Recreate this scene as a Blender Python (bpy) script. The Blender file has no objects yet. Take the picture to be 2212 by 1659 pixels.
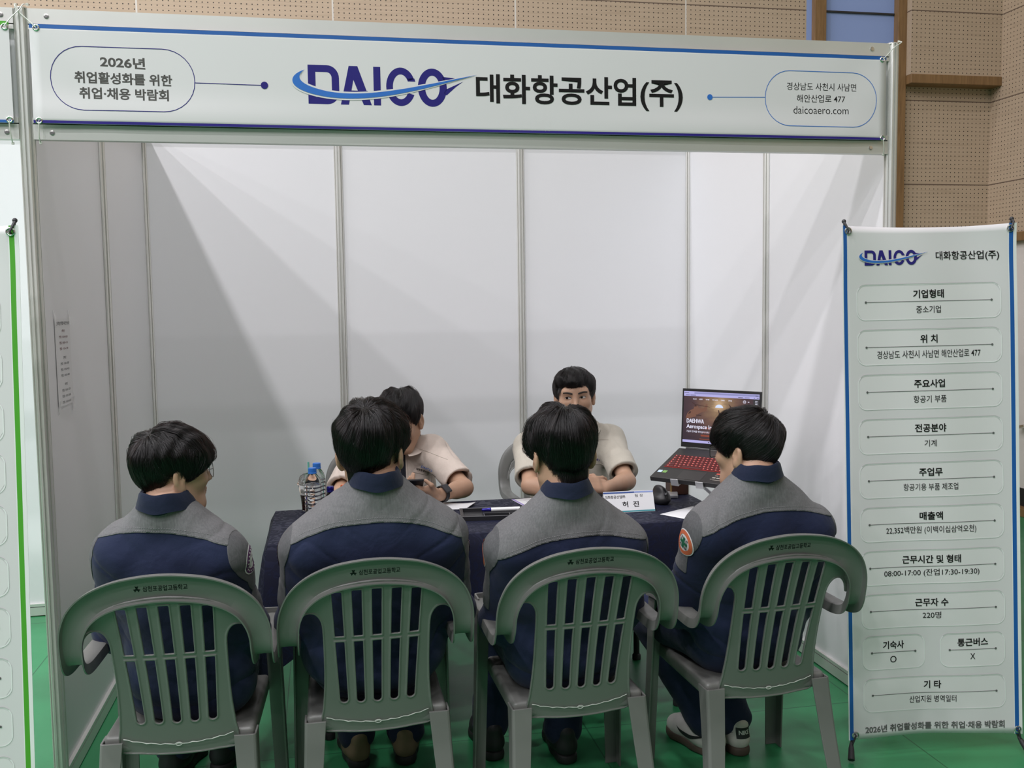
import bpy, math, random
import numpy as np
from mathutils import Vector, Matrix
from concurrent.futures import ThreadPoolExecutor

random.seed(7)
rng = np.random.default_rng(7)
SC = bpy.context.scene
COL = SC.collection
PI = math.pi

# ------------------------------------------------------------------ camera
cd = bpy.data.cameras.new('camera')
cam = bpy.data.objects.new('camera', cd)
COL.objects.link(cam)
cd.sensor_fit = 'HORIZONTAL'
cd.sensor_width = 36.0
cd.lens = 2095.66 / 2212 * 36.0
cd.clip_end = 200
_R = Vector((0.98154089, -0.19072195, -0.01423469))
_U = Vector((0.02919715, 0.07587291, 0.99668994))
_F = Vector((0.18901062, 0.97870754, -0.0800409))
cam.matrix_world = Matrix(((_R.x, _U.x, -_F.x, 0.88511585), (_R.y, _U.y, -_F.y, -3.29854248),
                           (_R.z, _U.z, -_F.z, 1.56786173), (0, 0, 0, 1)))
SC.camera = cam

# ------------------------------------------------------------------ light
SC.view_settings.view_transform = 'Standard'
SC.view_settings.look = 'None'
SC.view_settings.gamma = 1.0
SC.view_settings.use_curve_mapping = False
SC.view_settings.exposure = 0.30
w = bpy.data.worlds.new('hall_air')
SC.world = w
w.use_nodes = True
w.node_tree.nodes['Background'].inputs[0].default_value = (0.93, 0.93, 1.0, 1)
w.node_tree.nodes['Background'].inputs[1].default_value = 0.115
# ceiling lamps of the sports hall: a grid 7.2 m above the floor, the hall lying to the left of the booth
LAMP_W = 62.0
for ly, ky in ((-8.75, 0.9), (-6.5, 0.8), (-4.3, 1.0), (-2.05, 1.0), (0.2, 0.9), (2.3, 0.5)):
    for lx, kx in ((-9.8, 0.8), (-7.2, 0.9), (-4.65, 1.0), (-2.05, 1.3), (0.5, 0.70), (3.1, 0.19)):
        ld = bpy.data.lights.new('ceiling_lamp', 'AREA')
        ld.shape = 'DISK'
        ld.size = 0.30
        ld.energy = LAMP_W * kx * ky
        ld.color = (0.985, 0.965, 1.0)
        lo = bpy.data.objects.new('ceiling_lamp', ld)
        lo.location = (lx, ly, 7.2)
        COL.objects.link(lo)

# ------------------------------------------------------------------ materials
class G:
    """small node-graph helper"""
    def __init__(self, name):
        self.m = bpy.data.materials.new(name)
        self.m.use_nodes = True
        self.t = self.m.node_tree
        self.b = self.t.nodes['Principled BSDF']
    def n(self, typ, **kw):
        nd = self.t.nodes.new(typ)
        for k, v in kw.items():
            setattr(nd, k, v)
        return nd
    def put(self, sock, v):
        if v is None:
            return
        if isinstance(v, bpy.types.NodeSocket):
            self.t.links.new(v, sock)
        else:
            if isinstance(v, (tuple, list)) and len(v) == 3 and sock.type == 'RGBA':
                v = (*v, 1)
            sock.default_value = v
    def math(self, op, a, b=None, c=None, clamp=False):
        nd = self.n('ShaderNodeMath', operation=op, use_clamp=clamp)
        for i, v in enumerate((a, b, c)):
            self.put(nd.inputs[i], v)
        return nd.outputs[0]
    def mix(self, f, a, b):
        nd = self.n('ShaderNodeMix', data_type='RGBA')
        self.put(nd.inputs[0], f); self.put(nd.inputs[6], a); self.put(nd.inputs[7], b)
        return nd.outputs[2]
    def coord(self, scale=(1, 1, 1), kind='Object'):
        tc = self.n('ShaderNodeTexCoord')
        mp = self.n('ShaderNodeMapping')
        self.t.links.new(tc.outputs[kind], mp.inputs[0])
        mp.inputs['Scale'].default_value = scale
        return mp.outputs[0]
    def noise(self, vec, scale, detail=3, rough=0.5, dist=0.0):
        nd = self.n('ShaderNodeTexNoise')
        self.put(nd.inputs['Vector'], vec)
        nd.inputs['Scale'].default_value = scale
        nd.inputs['Detail'].default_value = detail
        nd.inputs['Roughness'].default_value = rough
        nd.inputs['Distortion'].default_value = dist
        return nd.outputs[0]
    def ramp(self, f, stops):
        nd = self.n('ShaderNodeValToRGB')
        self.put(nd.inputs[0], f)
        e = nd.color_ramp.elements
        while len(e) < len(stops):
            e.new(0.5)
        for el, (p, c) in zip(e, stops):
            el.position = p
            el.color = (*c, 1) if len(c) == 3 else c
        return nd.outputs[0]
    def bump(self, h, strength=0.3, dist=0.002):
        nd = self.n('ShaderNodeBump')
        nd.inputs['Strength'].default_value = strength
        nd.inputs['Distance'].default_value = dist
        self.put(nd.inputs['Height'], h)
        self.t.links.new(nd.outputs[0], self.b.inputs['Normal'])
    def set(self, **kw):
        for k, v in kw.items():
            self.put(self.b.inputs[k.replace('_', ' ')], v)
        return self

def srgb(r, g, b):
    def f(c):
        c /= 255.0
        return c / 12.92 if c <= 0.04045 else ((c + 0.055) / 1.055) ** 2.4
    return (f(r), f(g), f(b))

def plain(name, col, rough=0.5, metal=0.0, var=0.06, scale=9.0, bump=0.0, bscale=200.0, spec=0.5, **kw):
    g = G(name)
    v = g.coord()
    nz = g.noise(v, scale, 3)
    lo = tuple(max(0, c * (1 - var)) for c in col)
    hi = tuple(min(1, c * (1 + var)) for c in col)
    g.set(Base_Color=g.mix(nz, lo, hi), Roughness=rough, Metallic=metal, Specular_IOR_Level=spec)
    for k, x in kw.items():
        g.set(**{k: x})
    if bump:
        g.bump(g.noise(v, bscale, 2), bump, 0.001)
    return g.m

M = {}
M['alu'] = plain('brushed_aluminium', (0.74, 0.735, 0.70), 0.40, 0.5, 0.05, 6)
M['groove'] = plain('dark_groove', (0.03, 0.03, 0.03), 0.6)
M['panel'] = plain('white_laminate', (0.80, 0.80, 0.815), 0.42, 0, 0.012, 3)
M['vinyl'] = plain('banner_vinyl', (0.775, 0.755, 0.765), 0.55, 0, 0.012, 4, 0.05, 900)
M['vinyl_box'] = plain('banner_box_fill', (0.83, 0.81, 0.815), 0.55, 0, 0.01, 4)
M['vinyl_white'] = plain('banner_white_line', (0.9, 0.91, 0.9), 0.55)
M['vinyl_shade'] = plain('banner_grey_line', (0.58, 0.59, 0.58), 0.55)
M['ink_black'] = plain('black_ink', (0.012, 0.011, 0.011), 0.6, spec=0.2)
M['ink_grey'] = plain('dark_grey_ink', (0.10, 0.095, 0.09), 0.6, spec=0.2)
M['ink_midgrey'] = plain('mid_grey_ink', (0.13, 0.135, 0.13), 0.6, spec=0.2)
M['ink_navy'] = plain('navy_ink', (0.028, 0.022, 0.20), 0.6, spec=0.2)
M['ink_blue'] = plain('sky_blue_ink', (0.025, 0.17, 0.60), 0.5)
M['stripe_blue'] = plain('blue_stripe_ink', (0.012, 0.115, 0.42), 0.5)
M['stripe_purple'] = plain('violet_stripe_ink', (0.03, 0.016, 0.25), 0.5)
M['stripe_green'] = plain('green_stripe_ink', (0.085, 0.40, 0.03), 0.5)
M['chrome'] = plain('nickel', (0.75, 0.74, 0.7), 0.22, 1.0)
M['darkmetal'] = plain('dark_metal', (0.05, 0.05, 0.055), 0.45, 0.4)
M['rubber'] = plain('black_rubber', (0.025, 0.025, 0.027), 0.6)
M['blackplastic'] = plain('black_plastic', (0.018, 0.018, 0.02), 0.4)
M['tie'] = plain('clear_nylon', (0.75, 0.78, 0.70), 0.35, 0, 0.05, 9, Transmission_Weight=0.3)
M['timber'] = None

# ------------------------------------------------------------------ mesh building
class MB:
    def __init__(self):
        self.v = []; self.f = []; self.mi = []
    def add(self, verts, faces, mi=0):
        o = len(self.v)
        self.v.extend([tuple(map(float, p)) for p in verts])
        self.f.extend([tuple(int(i) + o for i in f) for f in faces])
        self.mi.extend([mi] * len(faces))
        return self
    def box(self, lo, hi, mi=0, rot=None, piv=None):
        (x0, y0, z0), (x1, y1, z1) = lo, hi
        vs = [(x0, y0, z0), (x1, y0, z0), (x1, y1, z0), (x0, y1, z0), (x0, y0, z1), (x1, y0, z1), (x1, y1, z1), (x0, y1, z1)]
        if rot is not None:
            pv = Vector(piv or ((x0 + x1) / 2, (y0 + y1) / 2, (z0 + z1) / 2))
            vs = [rot @ (Vector(p) - pv) + pv for p in vs]
        return self.add(vs, [(0, 3, 2, 1), (4, 5, 6, 7), (0, 1, 5, 4), (1, 2, 6, 5), (2, 3, 7, 6), (3, 0, 4, 7)], mi)
    def loft(self, rings, closed=True, caps=True, mi=0):
        """rings: list of equal-length point lists"""
        n = len(rings[0]); vs = [p for r in rings for p in r]; fs = []
        for i in range(len(rings) - 1):
            for j in range(n if closed else n - 1):
                a = i * n + j; b = i * n + (j + 1) % n
                fs.append((a, b, b + n, a + n))
        if caps and closed:
            fs.append(tuple(range(n - 1, -1, -1)))
            fs.append(tuple(range((len(rings) - 1) * n, len(rings) * n)))
        return self.add(vs, fs, mi)
    def tube(self, pts, r, n=8, caps=True, mi=0, closed=False):
        pts = [Vector(p) for p in pts]
        rs = r if isinstance(r, (list, tuple)) else [r] * len(pts)
        rings = []; up = None
        m = len(pts)
        for i, p in enumerate(pts):
            if closed:
                t = pts[(i + 1) % m] - pts[i - 1]
            else:
                t = pts[min(i + 1, m - 1)] - pts[max(i - 1, 0)]
            t.normalize()
            if up is None:
                up = Vector((0, 0, 1)) if abs(t.z) < 0.9 else Vector((1, 0, 0))
            a = t.cross(up)
            if a.length < 1e-6:
                a = t.cross(Vector((0.3, 0.8, 0.5)))
            a.normalize(); b = a.cross(t).normalized(); up = b
            rings.append([p + (a * math.cos(2 * PI * k / n) + b * math.sin(2 * PI * k / n)) * rs[i] for k in range(n)])
        if closed:
            rings.append(rings[0])
        return self.loft(rings, True, caps and not closed, mi)
    def lathe(self, prof, c=(0, 0, 0), n=24, mi=0, caps=True):
        rings = [[(c[0] + r * math.cos(2 * PI * k / n), c[1] + r * math.sin(2 * PI * k / n), c[2] + z) for k in range(n)] for r, z in prof]
        return self.loft(rings, True, caps, mi)
    def sphere(self, c, r, n=16, m=10, mi=0, rot=None):
        r = r if isinstance(r, (tuple, list)) else (r, r, r)
        rings = []
        for i in range(m + 1):
            th = PI * i / m
            th = min(max(th, 0.02), PI - 0.02)
            ring = []
            for k in range(n):
                p = Vector((r[0] * math.sin(th) * math.cos(2 * PI * k / n), r[1] * math.sin(th) * math.sin(2 * PI * k / n), -r[2] * math.cos(th)))
                if rot is not None:
                    p = rot @ p
                ring.append(p + Vector(c))
            rings.append(ring)
        return self.loft(rings, True, True, mi)
    def mesh(self, name, smooth=False):
        me = bpy.data.meshes.new(name)
        me.from_pydata(self.v, [], self.f)
        if any(self.mi):
            me.polygons.foreach_set('material_index', self.mi)
        me.update()
        if smooth:
            me.polygons.foreach_set('use_smooth', [True] * len(me.polygons))
            me.set_sharp_from_angle(angle=0.75)
        return me
    def obj(self, name, mats, parent=None, smooth=False, loc=None, bevel=0, auto=None):
        me = self.mesh(name, smooth)
        return link(name, me, mats, parent, loc, bevel, auto)

def np_mesh(name, v, f, smooth=True):
    me = bpy.data.meshes.new(name)
    v = np.asarray(v, np.float32); f = np.asarray(f, np.int32)
    me.vertices.add(len(v)); me.vertices.foreach_set('co', v.ravel())
    k = f.shape[1]
    me.loops.add(f.size); me.loops.foreach_set('vertex_index', f.ravel())
    me.polygons.add(len(f))
    me.polygons.foreach_set('loop_start', np.arange(0, f.size, k, dtype=np.int32))
    if smooth:
        me.polygons.foreach_set('use_smooth', np.ones(len(f), bool))
    me.update(calc_edges=True)
    return me

def link(name, me, mats, parent=None, loc=None, bevel=0, auto=None):
    o = bpy.data.objects.new(name, me)
    COL.objects.link(o)
    for m in (mats if isinstance(mats, (list, tuple)) else [mats]):
        me.materials.append(M[m] if isinstance(m, str) else m)
    if parent is not None:
        o.parent = parent
    if loc is not None:
        o.location = loc
    if bevel:
        b = o.modifiers.new('bevel', 'BEVEL'); b.width = bevel; b.segments = 2; b.limit_method = 'ANGLE'; b.angle_limit = 0.7
    return o

def thing(name, label, cat, loc=(0, 0, 0), rz=0.0, group=None, kind=None):
    o = bpy.data.objects.new(name, None)
    o.empty_display_size = 0.05
    COL.objects.link(o)
    o.location = loc; o.rotation_euler = (0, 0, rz)
    return tag(o, label, cat, group, kind)

def tag(o, label=None, cat=None, group=None, kind=None):
    if label: o['label'] = label
    if cat: o['category'] = cat
    if group: o['group'] = group
    if kind: o['kind'] = kind
    return o

def copy_tree(root):
    r = root.copy(); COL.objects.link(r)
    for ch in root.children:
        c = ch.copy(); COL.objects.link(c); c.parent = r
        for g in ch.children:
            d = g.copy(); COL.objects.link(d); d.parent = c
    return r

def catmull(pts, n=6):
    P = [np.array(p, float) for p in pts]
    P = [2 * P[0] - P[1]] + P + [2 * P[-1] - P[-2]]
    out = []
    for i in range(1, len(P) - 2):
        for k in range(n):
            t = k / n
            a, b, c, d = P[i - 1:i + 3]
            out.append(0.5 * (2 * b + (c - a) * t + (2 * a - 5 * b + 4 * c - d) * t * t + (3 * b - a - 3 * c + d) * t ** 3))
    out.append(P[-2])
    return np.array(out)

# ------------------------------------------------------------------ lettering
_tc = {}
def glyphs(body, bold=0.0, space=1.0):
    key = (body, bold, space)
    if key not in _tc:
        c = bpy.data.curves.new('lettering', 'FONT')
        c.body = body; c.size = 1.0; c.offset = bold; c.resolution_u = 4; c.space_character = space
        c.align_x = 'LEFT'
        o = bpy.data.objects.new('lettering', c)
        COL.objects.link(o)
        dg = bpy.context.evaluated_depsgraph_get()
        me = bpy.data.meshes.new_from_object(o.evaluated_get(dg))
        v = np.array([p.co[:2] for p in me.vertices]).reshape(-1, 2)
        f = [tuple(p.vertices) for p in me.polygons]
        bpy.data.objects.remove(o); bpy.data.curves.remove(c); bpy.data.meshes.remove(me)
        _tc[key] = (v, f)
    return _tc[key]

def text(mb, body, L, R, h, fn, bold=0.0, mi=0, space=1.0):
    """fit lettering between (u,v) centre-line ends L and R with height h; fn maps (u,v) to a point"""
    v, f = glyphs(body, bold, space)
    lo, hi = v.min(0), v.max(0)
    q = (v - lo) / (hi - lo)
    L = np.array(L, float); R = np.array(R, float)
    mid = L + (R - L) * q[:, :1]
    mid[:, 1] += (q[:, 1] - 0.5) * h
    mb.add([fn(a, b) for a, b in mid], f, mi)

def rrect(u0, v0, u1, v1, r, n=8, asp=1.0):
    """rounded rectangle outline; r in u units, asp = u units per v unit"""
    ru, rv = r, r * asp
    pts = []
    for cx, cy, a0 in ((u1 - ru, v1 - rv, 0), (u0 + ru, v1 - rv, PI / 2), (u0 + ru, v0 + rv, PI), (u1 - ru, v0 + rv, 1.5 * PI)):
        for k in range(n + 1):
            a = a0 + PI / 2 * k / n
            pts.append((cx + ru * math.cos(a), cy + rv * math.sin(a)))
    return pts

def outline(mb, pts, wu, fn, mi=0, closed=True, asp=1.0):
    """stroke of width wu along (u,v) points"""
    n = len(pts); L = []; Rr = []
    for i in range(n):
        a = pts[i - 1] if (closed or i > 0) else pts[i]
        b = pts[(i + 1) % n] if (closed or i < n - 1) else pts[i]
        tx, ty = b[0] - a[0], (b[1] - a[1]) / asp
        l = math.hypot(tx, ty) or 1
        nx, ny = -ty / l * wu / 2, tx / l * wu / 2 * asp
        L.append((pts[i][0] + nx, pts[i][1] + ny)); Rr.append((pts[i][0] - nx, pts[i][1] - ny))
    vs = [fn(*p) for p in L] + [fn(*p) for p in Rr]
    fs = [(i, i + n, (i + 1) % n + n, (i + 1) % n) for i in range(n if closed else n - 1)]
    mb.add(vs, fs, mi)

def dense(pts, step):
    """subdivide a polyline so that it can follow a bent surface"""
    out = []
    for a, b in zip(pts[:-1], pts[1:]):
        n = max(1, int(math.hypot(b[0] - a[0], b[1] - a[1]) / step))
        out += [(a[0] + (b[0] - a[0]) * k / n, a[1] + (b[1] - a[1]) * k / n) for k in range(n)]
    return out + [pts[-1]]

def disc(mb, c, r, fn, mi=0, n=20, asp=1.0):
    mb.add([fn(c[0] + r * math.cos(2 * PI * k / n), c[1] + r * asp * math.sin(2 * PI * k / n)) for k in range(n)], [tuple(range(n))], mi)

def poly(mb, pts, fn, mi=0):
    """fill a simple polygon (possibly concave) by tessellation"""
    from mathutils.geometry import tessellate_polygon
    tr = tessellate_polygon([[Vector((p[0], p[1], 0)) for p in pts]])
    mb.add([fn(*p) for p in pts], [tuple(t) for t in tr], mi)

# ------------------------------------------------------------------ signed-distance modelling
def vnoise(p, seed=0):
    """smooth value noise in [-1,1]; p (...,3)"""
    i = np.floor(p).astype(np.int64); f = p - i
    f = f * f * (3 - 2 * f)
    def h(dx, dy, dz):
        n = ((i[..., 0] + dx) * 73856093) ^ ((i[..., 1] + dy) * 19349663) ^ ((i[..., 2] + dz) * 83492791) ^ (seed * 2654435 + 977)
        n = (n ^ (n >> 13)) * 1274126177
        return ((n ^ (n >> 16)) & 0xFFFF) / 32767.5 - 1.0
    fx, fy, fz = f[..., 0], f[..., 1], f[..., 2]
    r = 0
    for dz, wz in ((0, 1 - fz), (1, fz)):
        for dy, wy in ((0, 1 - fy), (1, fy)):
            r = r + wz * wy * ((1 - fx) * h(0, dy, dz) + fx * h(1, dy, dz))
    return r

def A3(x):
    return np.array(x, np.float32)

class Sdf:
    def __init__(self):
        self.ops = []       # (mode, fn, k, lo, hi)
        self.post = None
        self.lo = np.full(3, 1e9); self.hi = np.full(3, -1e9)
    def _add(self, mode, fn, k, lo, hi):
        self.ops.append((mode, fn, k))
        if mode == 'u':
            self.lo = np.minimum(self.lo, lo); self.hi = np.maximum(self.hi, hi)
        return self
    def cone(self, a, b, ra, rb=None, k=0.02, mode='u'):
        rb = ra if rb is None else rb
        a = A3(a); b = A3(b); ab = b - a; L2 = float(ab @ ab) + 1e-12
        def fn(p):
            q = p - a
            t = np.clip(q @ ab / L2, 0, 1)
            q = q - t[:, None] * ab
            return np.sqrt(np.einsum('ij,ij->i', q, q)) - (ra + (rb - ra) * t)
        r = max(ra, rb)
        return self._add(mode, fn, k, np.minimum(a, b) - r, np.maximum(a, b) + r)
    def ell(self, c, r, rot=None, k=0.02, mode='u'):
        c = A3(c); r = A3(r); Rm = None if rot is None else np.array(rot, np.float32)
        def fn(p):
            q = p - c
            if Rm is not None:
                q = q @ Rm
            a = q / r
            k0 = np.sqrt(np.einsum('ij,ij->i', a, a)) + 1e-9
            a = a / r
            k1 = np.sqrt(np.einsum('ij,ij->i', a, a)) + 1e-9
            return k0 * (k0 - 1) / k1
        m = float(r.max())
        return self._add(mode, fn, k, c - m, c + m)
    def box(self, c, hf, rd=0.0, rot=None, k=0.02, mode='u'):
        c = A3(c); hf = A3(hf) - rd; Rm = None if rot is None else np.array(rot, np.float32)
        def fn(p):
            q = p - c
            if Rm is not None:
                q = q @ Rm
            q = np.abs(q) - hf
            return np.linalg.norm(np.maximum(q, 0), axis=1) + np.minimum(q.max(1), 0) - rd
        m = float(np.linalg.norm(hf + rd))
        return self._add(mode, fn, k, c - m, c + m)
    def func(self, fn, k=0.0, mode='i', lo=None, hi=None):
        return self._add(mode, fn, k, lo, hi)
    @staticmethod
    def comb(mode, d, e, k):
        if mode == 'u':
            if k <= 0: return np.minimum(d, e)
            h = np.maximum(k - np.abs(d - e), 0) / k
            return np.minimum(d, e) - h * h * k * 0.25
        e2 = -e if mode == 's' else e
        if k <= 0: return np.maximum(d, e2)
        h = np.maximum(k - np.abs(d - e2), 0) / k
        return np.maximum(d, e2) + h * h * k * 0.25
    def eval(self, p):
        d = np.full(len(p), 1e3, np.float32)
        for mode, fn, k in self.ops:
            d = self.comb(mode, d, fn(p), k)
        if self.post is not None:
            d = d + self.post(p)
        return d
    def build(self, h=0.005, pad=0.02, B=8):
        lo = self.lo - pad; n = np.ceil((self.hi + pad - lo) / h).astype(int)
        nb = (n + B - 1) // B
        n = nb * B
        bi = np.stack(np.meshgrid(*[np.arange(k) for k in nb], indexing='ij'), -1).reshape(-1, 3)
        ctr = (lo + (bi + 0.5 - 0.5 / B) * B * h).astype(np.float32)
        R = 0.5 * math.sqrt(3) * B * h
        d = np.full(len(ctr), 1e3, np.float32); each = []
        for mode, fn, k in self.ops:
            e = fn(ctr); each.append(e); d = self.comb(mode, d, e, k)
        act = np.abs(d) < R * 1.35 + 0.012
        vol = np.empty(tuple(nb) + (B, B, B), np.float32)
        vol[...] = np.where(d < 0, -1, 1).reshape(tuple(nb) + (1, 1, 1))
        ai = np.nonzero(act)[0]
        off = np.stack(np.meshgrid(*[np.arange(B)] * 3, indexing='ij'), -1).reshape(-1, 3).astype(np.float32) * h
        base = (lo + bi[ai] * B * h).astype(np.float32)
        dd = np.full((len(ai), B ** 3), 1e3, np.float32)
        for (mode, fn, k), e in zip(self.ops, each):
            if mode == 'i':
                sel = np.arange(len(ai))
            elif mode == 's':
                sel = np.nonzero(e[ai] < R * 1.35 + k + 0.012)[0]
            else:
                sel = np.nonzero(e[ai] < R * 2.7 + k + 0.024)[0]
            for s in range(0, len(sel), 400):
                ss = sel[s:s + 400]
                p = (base[ss][:, None, :] + off[None]).reshape(-1, 3)
                v = fn(p).reshape(len(ss), -1)
                dd[ss] = self.comb(mode, dd[ss], v, k)
        if self.post is not None:
            for s in range(0, len(ai), 400):
                ss = np.arange(s, min(s + 400, len(ai)))
                p = (base[ss][:, None, :] + off[None]).reshape(-1, 3)
                dd[ss] += self.post(p).reshape(len(ss), -1)
        vol.reshape(-1, B ** 3)[ai] = dd
        vol = vol.transpose(0, 3, 1, 4, 2, 5).reshape(tuple(n))
        return nets(vol, lo, np.array([h, h, h]))

def nets(vol, lo, h):
    """naive surface nets: (verts, quads)"""
    s = vol < 0
    nx, ny, nz = vol.shape
    c = s[:-1, :-1, :-1].astype(np.uint8)
    cnt = np.zeros((nx - 1, ny - 1, nz - 1), np.uint8)
    for a in (0, 1):
        for b in (0, 1):
            for d in (0, 1):
                cnt += s[a:nx - 1 + a, b:ny - 1 + b, d:nz - 1 + d]
    act = (cnt > 0) & (cnt < 8)
    ii = np.argwhere(act)
    idx = np.full(act.shape, -1, np.int32)
    idx[act] = np.arange(len(ii))
    acc = np.zeros((len(ii), 3)); num = np.zeros(len(ii))
    cor = {}
    for a in (0, 1):
        for b in (0, 1):
            for d in (0, 1):
                cor[a, b, d] = vol[ii[:, 0] + a, ii[:, 1] + b, ii[:, 2] + d]
    for p in cor:
        for ax in range(3):
            if p[ax] == 0:
                q = list(p); q[ax] = 1; q = tuple(q)
                v0, v1 = cor[p], cor[q]
                m = (v0 < 0) != (v1 < 0)
                t = np.where(m, v0 / np.where(m, v0 - v1, 1), 0)
                pt = np.tile(np.array(p, float), (len(ii), 1)); pt[:, ax] += t
                acc[m] += pt[m]; num[m] += 1
    verts = lo + (ii + acc / num[:, None]) * h
    quads = []
    for ax in range(3):
        o1, o2 = [(1, 2), (2, 0), (0, 1)][ax]
        sl0 = [slice(None)] * 3; sl1 = [slice(None)] * 3
        sl0[ax] = slice(0, -1); sl1[ax] = slice(1, None)
        a, b = s[tuple(sl0)], s[tuple(sl1)]
        e = np.argwhere(a != b)
        e = e[(e[:, o1] > 0) & (e[:, o2] > 0) & (e[:, o1] < s.shape[o1] - 1) & (e[:, o2] < s.shape[o2] - 1)]
        if not len(e): continue
        flip = a[e[:, 0], e[:, 1], e[:, 2]]
        def cell(d1, d2):
            q = e.copy(); q[:, o1] -= d1; q[:, o2] -= d2
            return idx[q[:, 0], q[:, 1], q[:, 2]]
        q = np.stack([cell(1, 1), cell(0, 1), cell(0, 0), cell(1, 0)], 1)
        q[~flip] = q[~flip][:, ::-1]
        quads.append(q)
    q = np.concatenate(quads)
    return verts, q[(q >= 0).all(1)]

def rotm(rx=0, ry=0, rz=0):
    return np.array(Matrix.Rotation(rz, 3, 'Z') @ Matrix.Rotation(ry, 3, 'Y') @ Matrix.Rotation(rx, 3, 'X'))

# ================================================================== THE SETTING
def timber_mat(name, c0, c1, axis):
    """perforated timber acoustic board; axis = horizontal coordinate (0 x, 1 y)"""
    g = G(name)
    tc = g.n('ShaderNodeTexCoord'); sx = g.n('ShaderNodeSeparateXYZ')
    g.t.links.new(tc.outputs['Object'], sx.inputs[0])
    u, z = sx.outputs[axis], sx.outputs[2]
    sc = (1.3, 1.3, 1.3); sc = tuple(1.1 if i == axis else 22.0 for i in range(3))
    grain = g.noise(g.coord(sc), 1.6, 5, 0.6, 0.9)
    fine = g.noise(g.coord(tuple(4 if i == axis else 240 for i in range(3))), 1, 2)
    board = g.n('ShaderNodeTexWhiteNoise', noise_dimensions='2D')
    cv = g.n('ShaderNodeCombineXYZ')
    g.put(cv.inputs[0], g.math('FLOOR', g.math('DIVIDE', g.math('ADD', u, 0.211 + 12.15), 1.215)))
    g.put(cv.inputs[1], g.math('FLOOR', g.math('DIVIDE', g.math('ADD', z, 0.017), 0.611)))
    g.t.links.new(cv.outputs[0], board.inputs['Vector'])
    col = g.ramp(grain, [(0.25, c0), (0.5, c1), (0.75, tuple(a * 0.9 + b * 0.1 for a, b in zip(c0, c1)))])
    col = g.mix(g.math('MULTIPLY', fine, 0.35), col, tuple(x * 0.8 for x in c0))
    col = g.mix(g.math('MULTIPLY', board.outputs[0], 0.14), col, (c0[0] * 0.7, c0[1] * 0.68, c0[2] * 0.64))
    # holes on a 34 x 30 mm grid
    du = g.math('SUBTRACT', g.math('FRACT', g.math('DIVIDE', u, 0.0342)), 0.5)
    dz = g.math('SUBTRACT', g.math('FRACT', g.math('DIVIDE', z, 0.0305)), 0.5)
    du = g.math('MULTIPLY', du, 0.0342); dz = g.math('MULTIPLY', dz, 0.0305)
    r2 = g.math('ADD', g.math('MULTIPLY', du, du), g.math('MULTIPLY', dz, dz))
    hole = g.math('LESS_THAN', r2, 0.0040 ** 2)
    # board joints
    fu = g.math('FRACT', g.math('DIVIDE', g.math('ADD', u, 0.211 + 12.15), 1.215))
    fz = g.math('FRACT', g.math('DIVIDE', g.math('ADD', z, 0.017), 0.611))
    ju = g.math('LESS_THAN', g.math('ABSOLUTE', g.math('SUBTRACT', g.math('ABSOLUTE', g.math('SUBTRACT', fu, 0.5)), 0.5)), 0.0042)
    jz = g.math('LESS_THAN', g.math('ABSOLUTE', g.math('SUBTRACT', g.math('ABSOLUTE', g.math('SUBTRACT', fz, 0.5)), 0.5)), 0.0065)
    col = g.mix(hole, col, (0.035, 0.025, 0.018))
    col = g.mix(jz, col, (0.16, 0.11, 0.08))
    col = g.mix(ju, col, (0.72, 0.68, 0.62))
    g.set(Base_Color=col, Roughness=0.6)
    return g.m
M['timber_n'] = timber_mat('perforated_timber_north', srgb(184, 162, 138), srgb(204, 182, 157), 0)
M['timber_e'] = timber_mat('perforated_timber_east', srgb(184, 162, 138), srgb(204, 182, 157), 1)
g = G('oak_trim')
g.set(Base_Color=g.ramp(g.noise(g.coord((30, 30, 3)), 1.5, 5, 0.6, 0.6), [(0.3, srgb(122, 92, 58)), (0.7, srgb(150, 116, 76))]), Roughness=0.5)
M['oak'] = g.m
M['blue_wall'] = plain('pale_blue_board', srgb(150, 172, 224), 0.6, 0, 0.02, 3)
M['white_board'] = plain('white_board', (0.8, 0.74, 0.7), 0.5, 0, 0.02, 3)

# green floor covering
g = G('green_floor_vinyl')
v = g.coord()
col = g.mix(g.noise(v, 1.3, 4), srgb(44, 124, 78), srgb(54, 140, 90))
col = g.mix(g.math('MULTIPLY', g.math('GREATER_THAN', g.noise(g.coord((1, 1, 1)), 60, 2), 0.68), 0.25), col, srgb(36, 104, 66))
sx = g.n('ShaderNodeSeparateXYZ'); g.t.links.new(v, sx.inputs[0])
seam = g.math('LESS_THAN', g.math('ABSOLUTE', g.math('SUBTRACT', g.math('FRACT', g.math('DIVIDE', g.math('ADD', sx.outputs[0], 7.55), 1.1)), 0.5)), 0.0022)
seam2 = g.math('LESS_THAN', g.math('ABSOLUTE', g.math('SUBTRACT', g.math('FRACT', g.math('DIVIDE', g.math('ADD', sx.outputs[1], 8.02), 1.8)), 0.5)), 0.0016)
col = g.mix(g.math('MAXIMUM', seam, seam2), col, srgb(30, 92, 58))
g.set(Base_Color=col, Roughness=g.math('ADD', g.math('MULTIPLY', g.noise(v, 5, 4), 0.2), 0.28))
g.bump(g.noise(v, 30, 3), 0.05, 0.002)
M['floor'] = g.m

def struct(name, mb, mats, parent=None, **k):
    o = mb.obj(name, mats, parent, **k)
    if parent is None:
        o['kind'] = 'structure'
    return o

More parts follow.
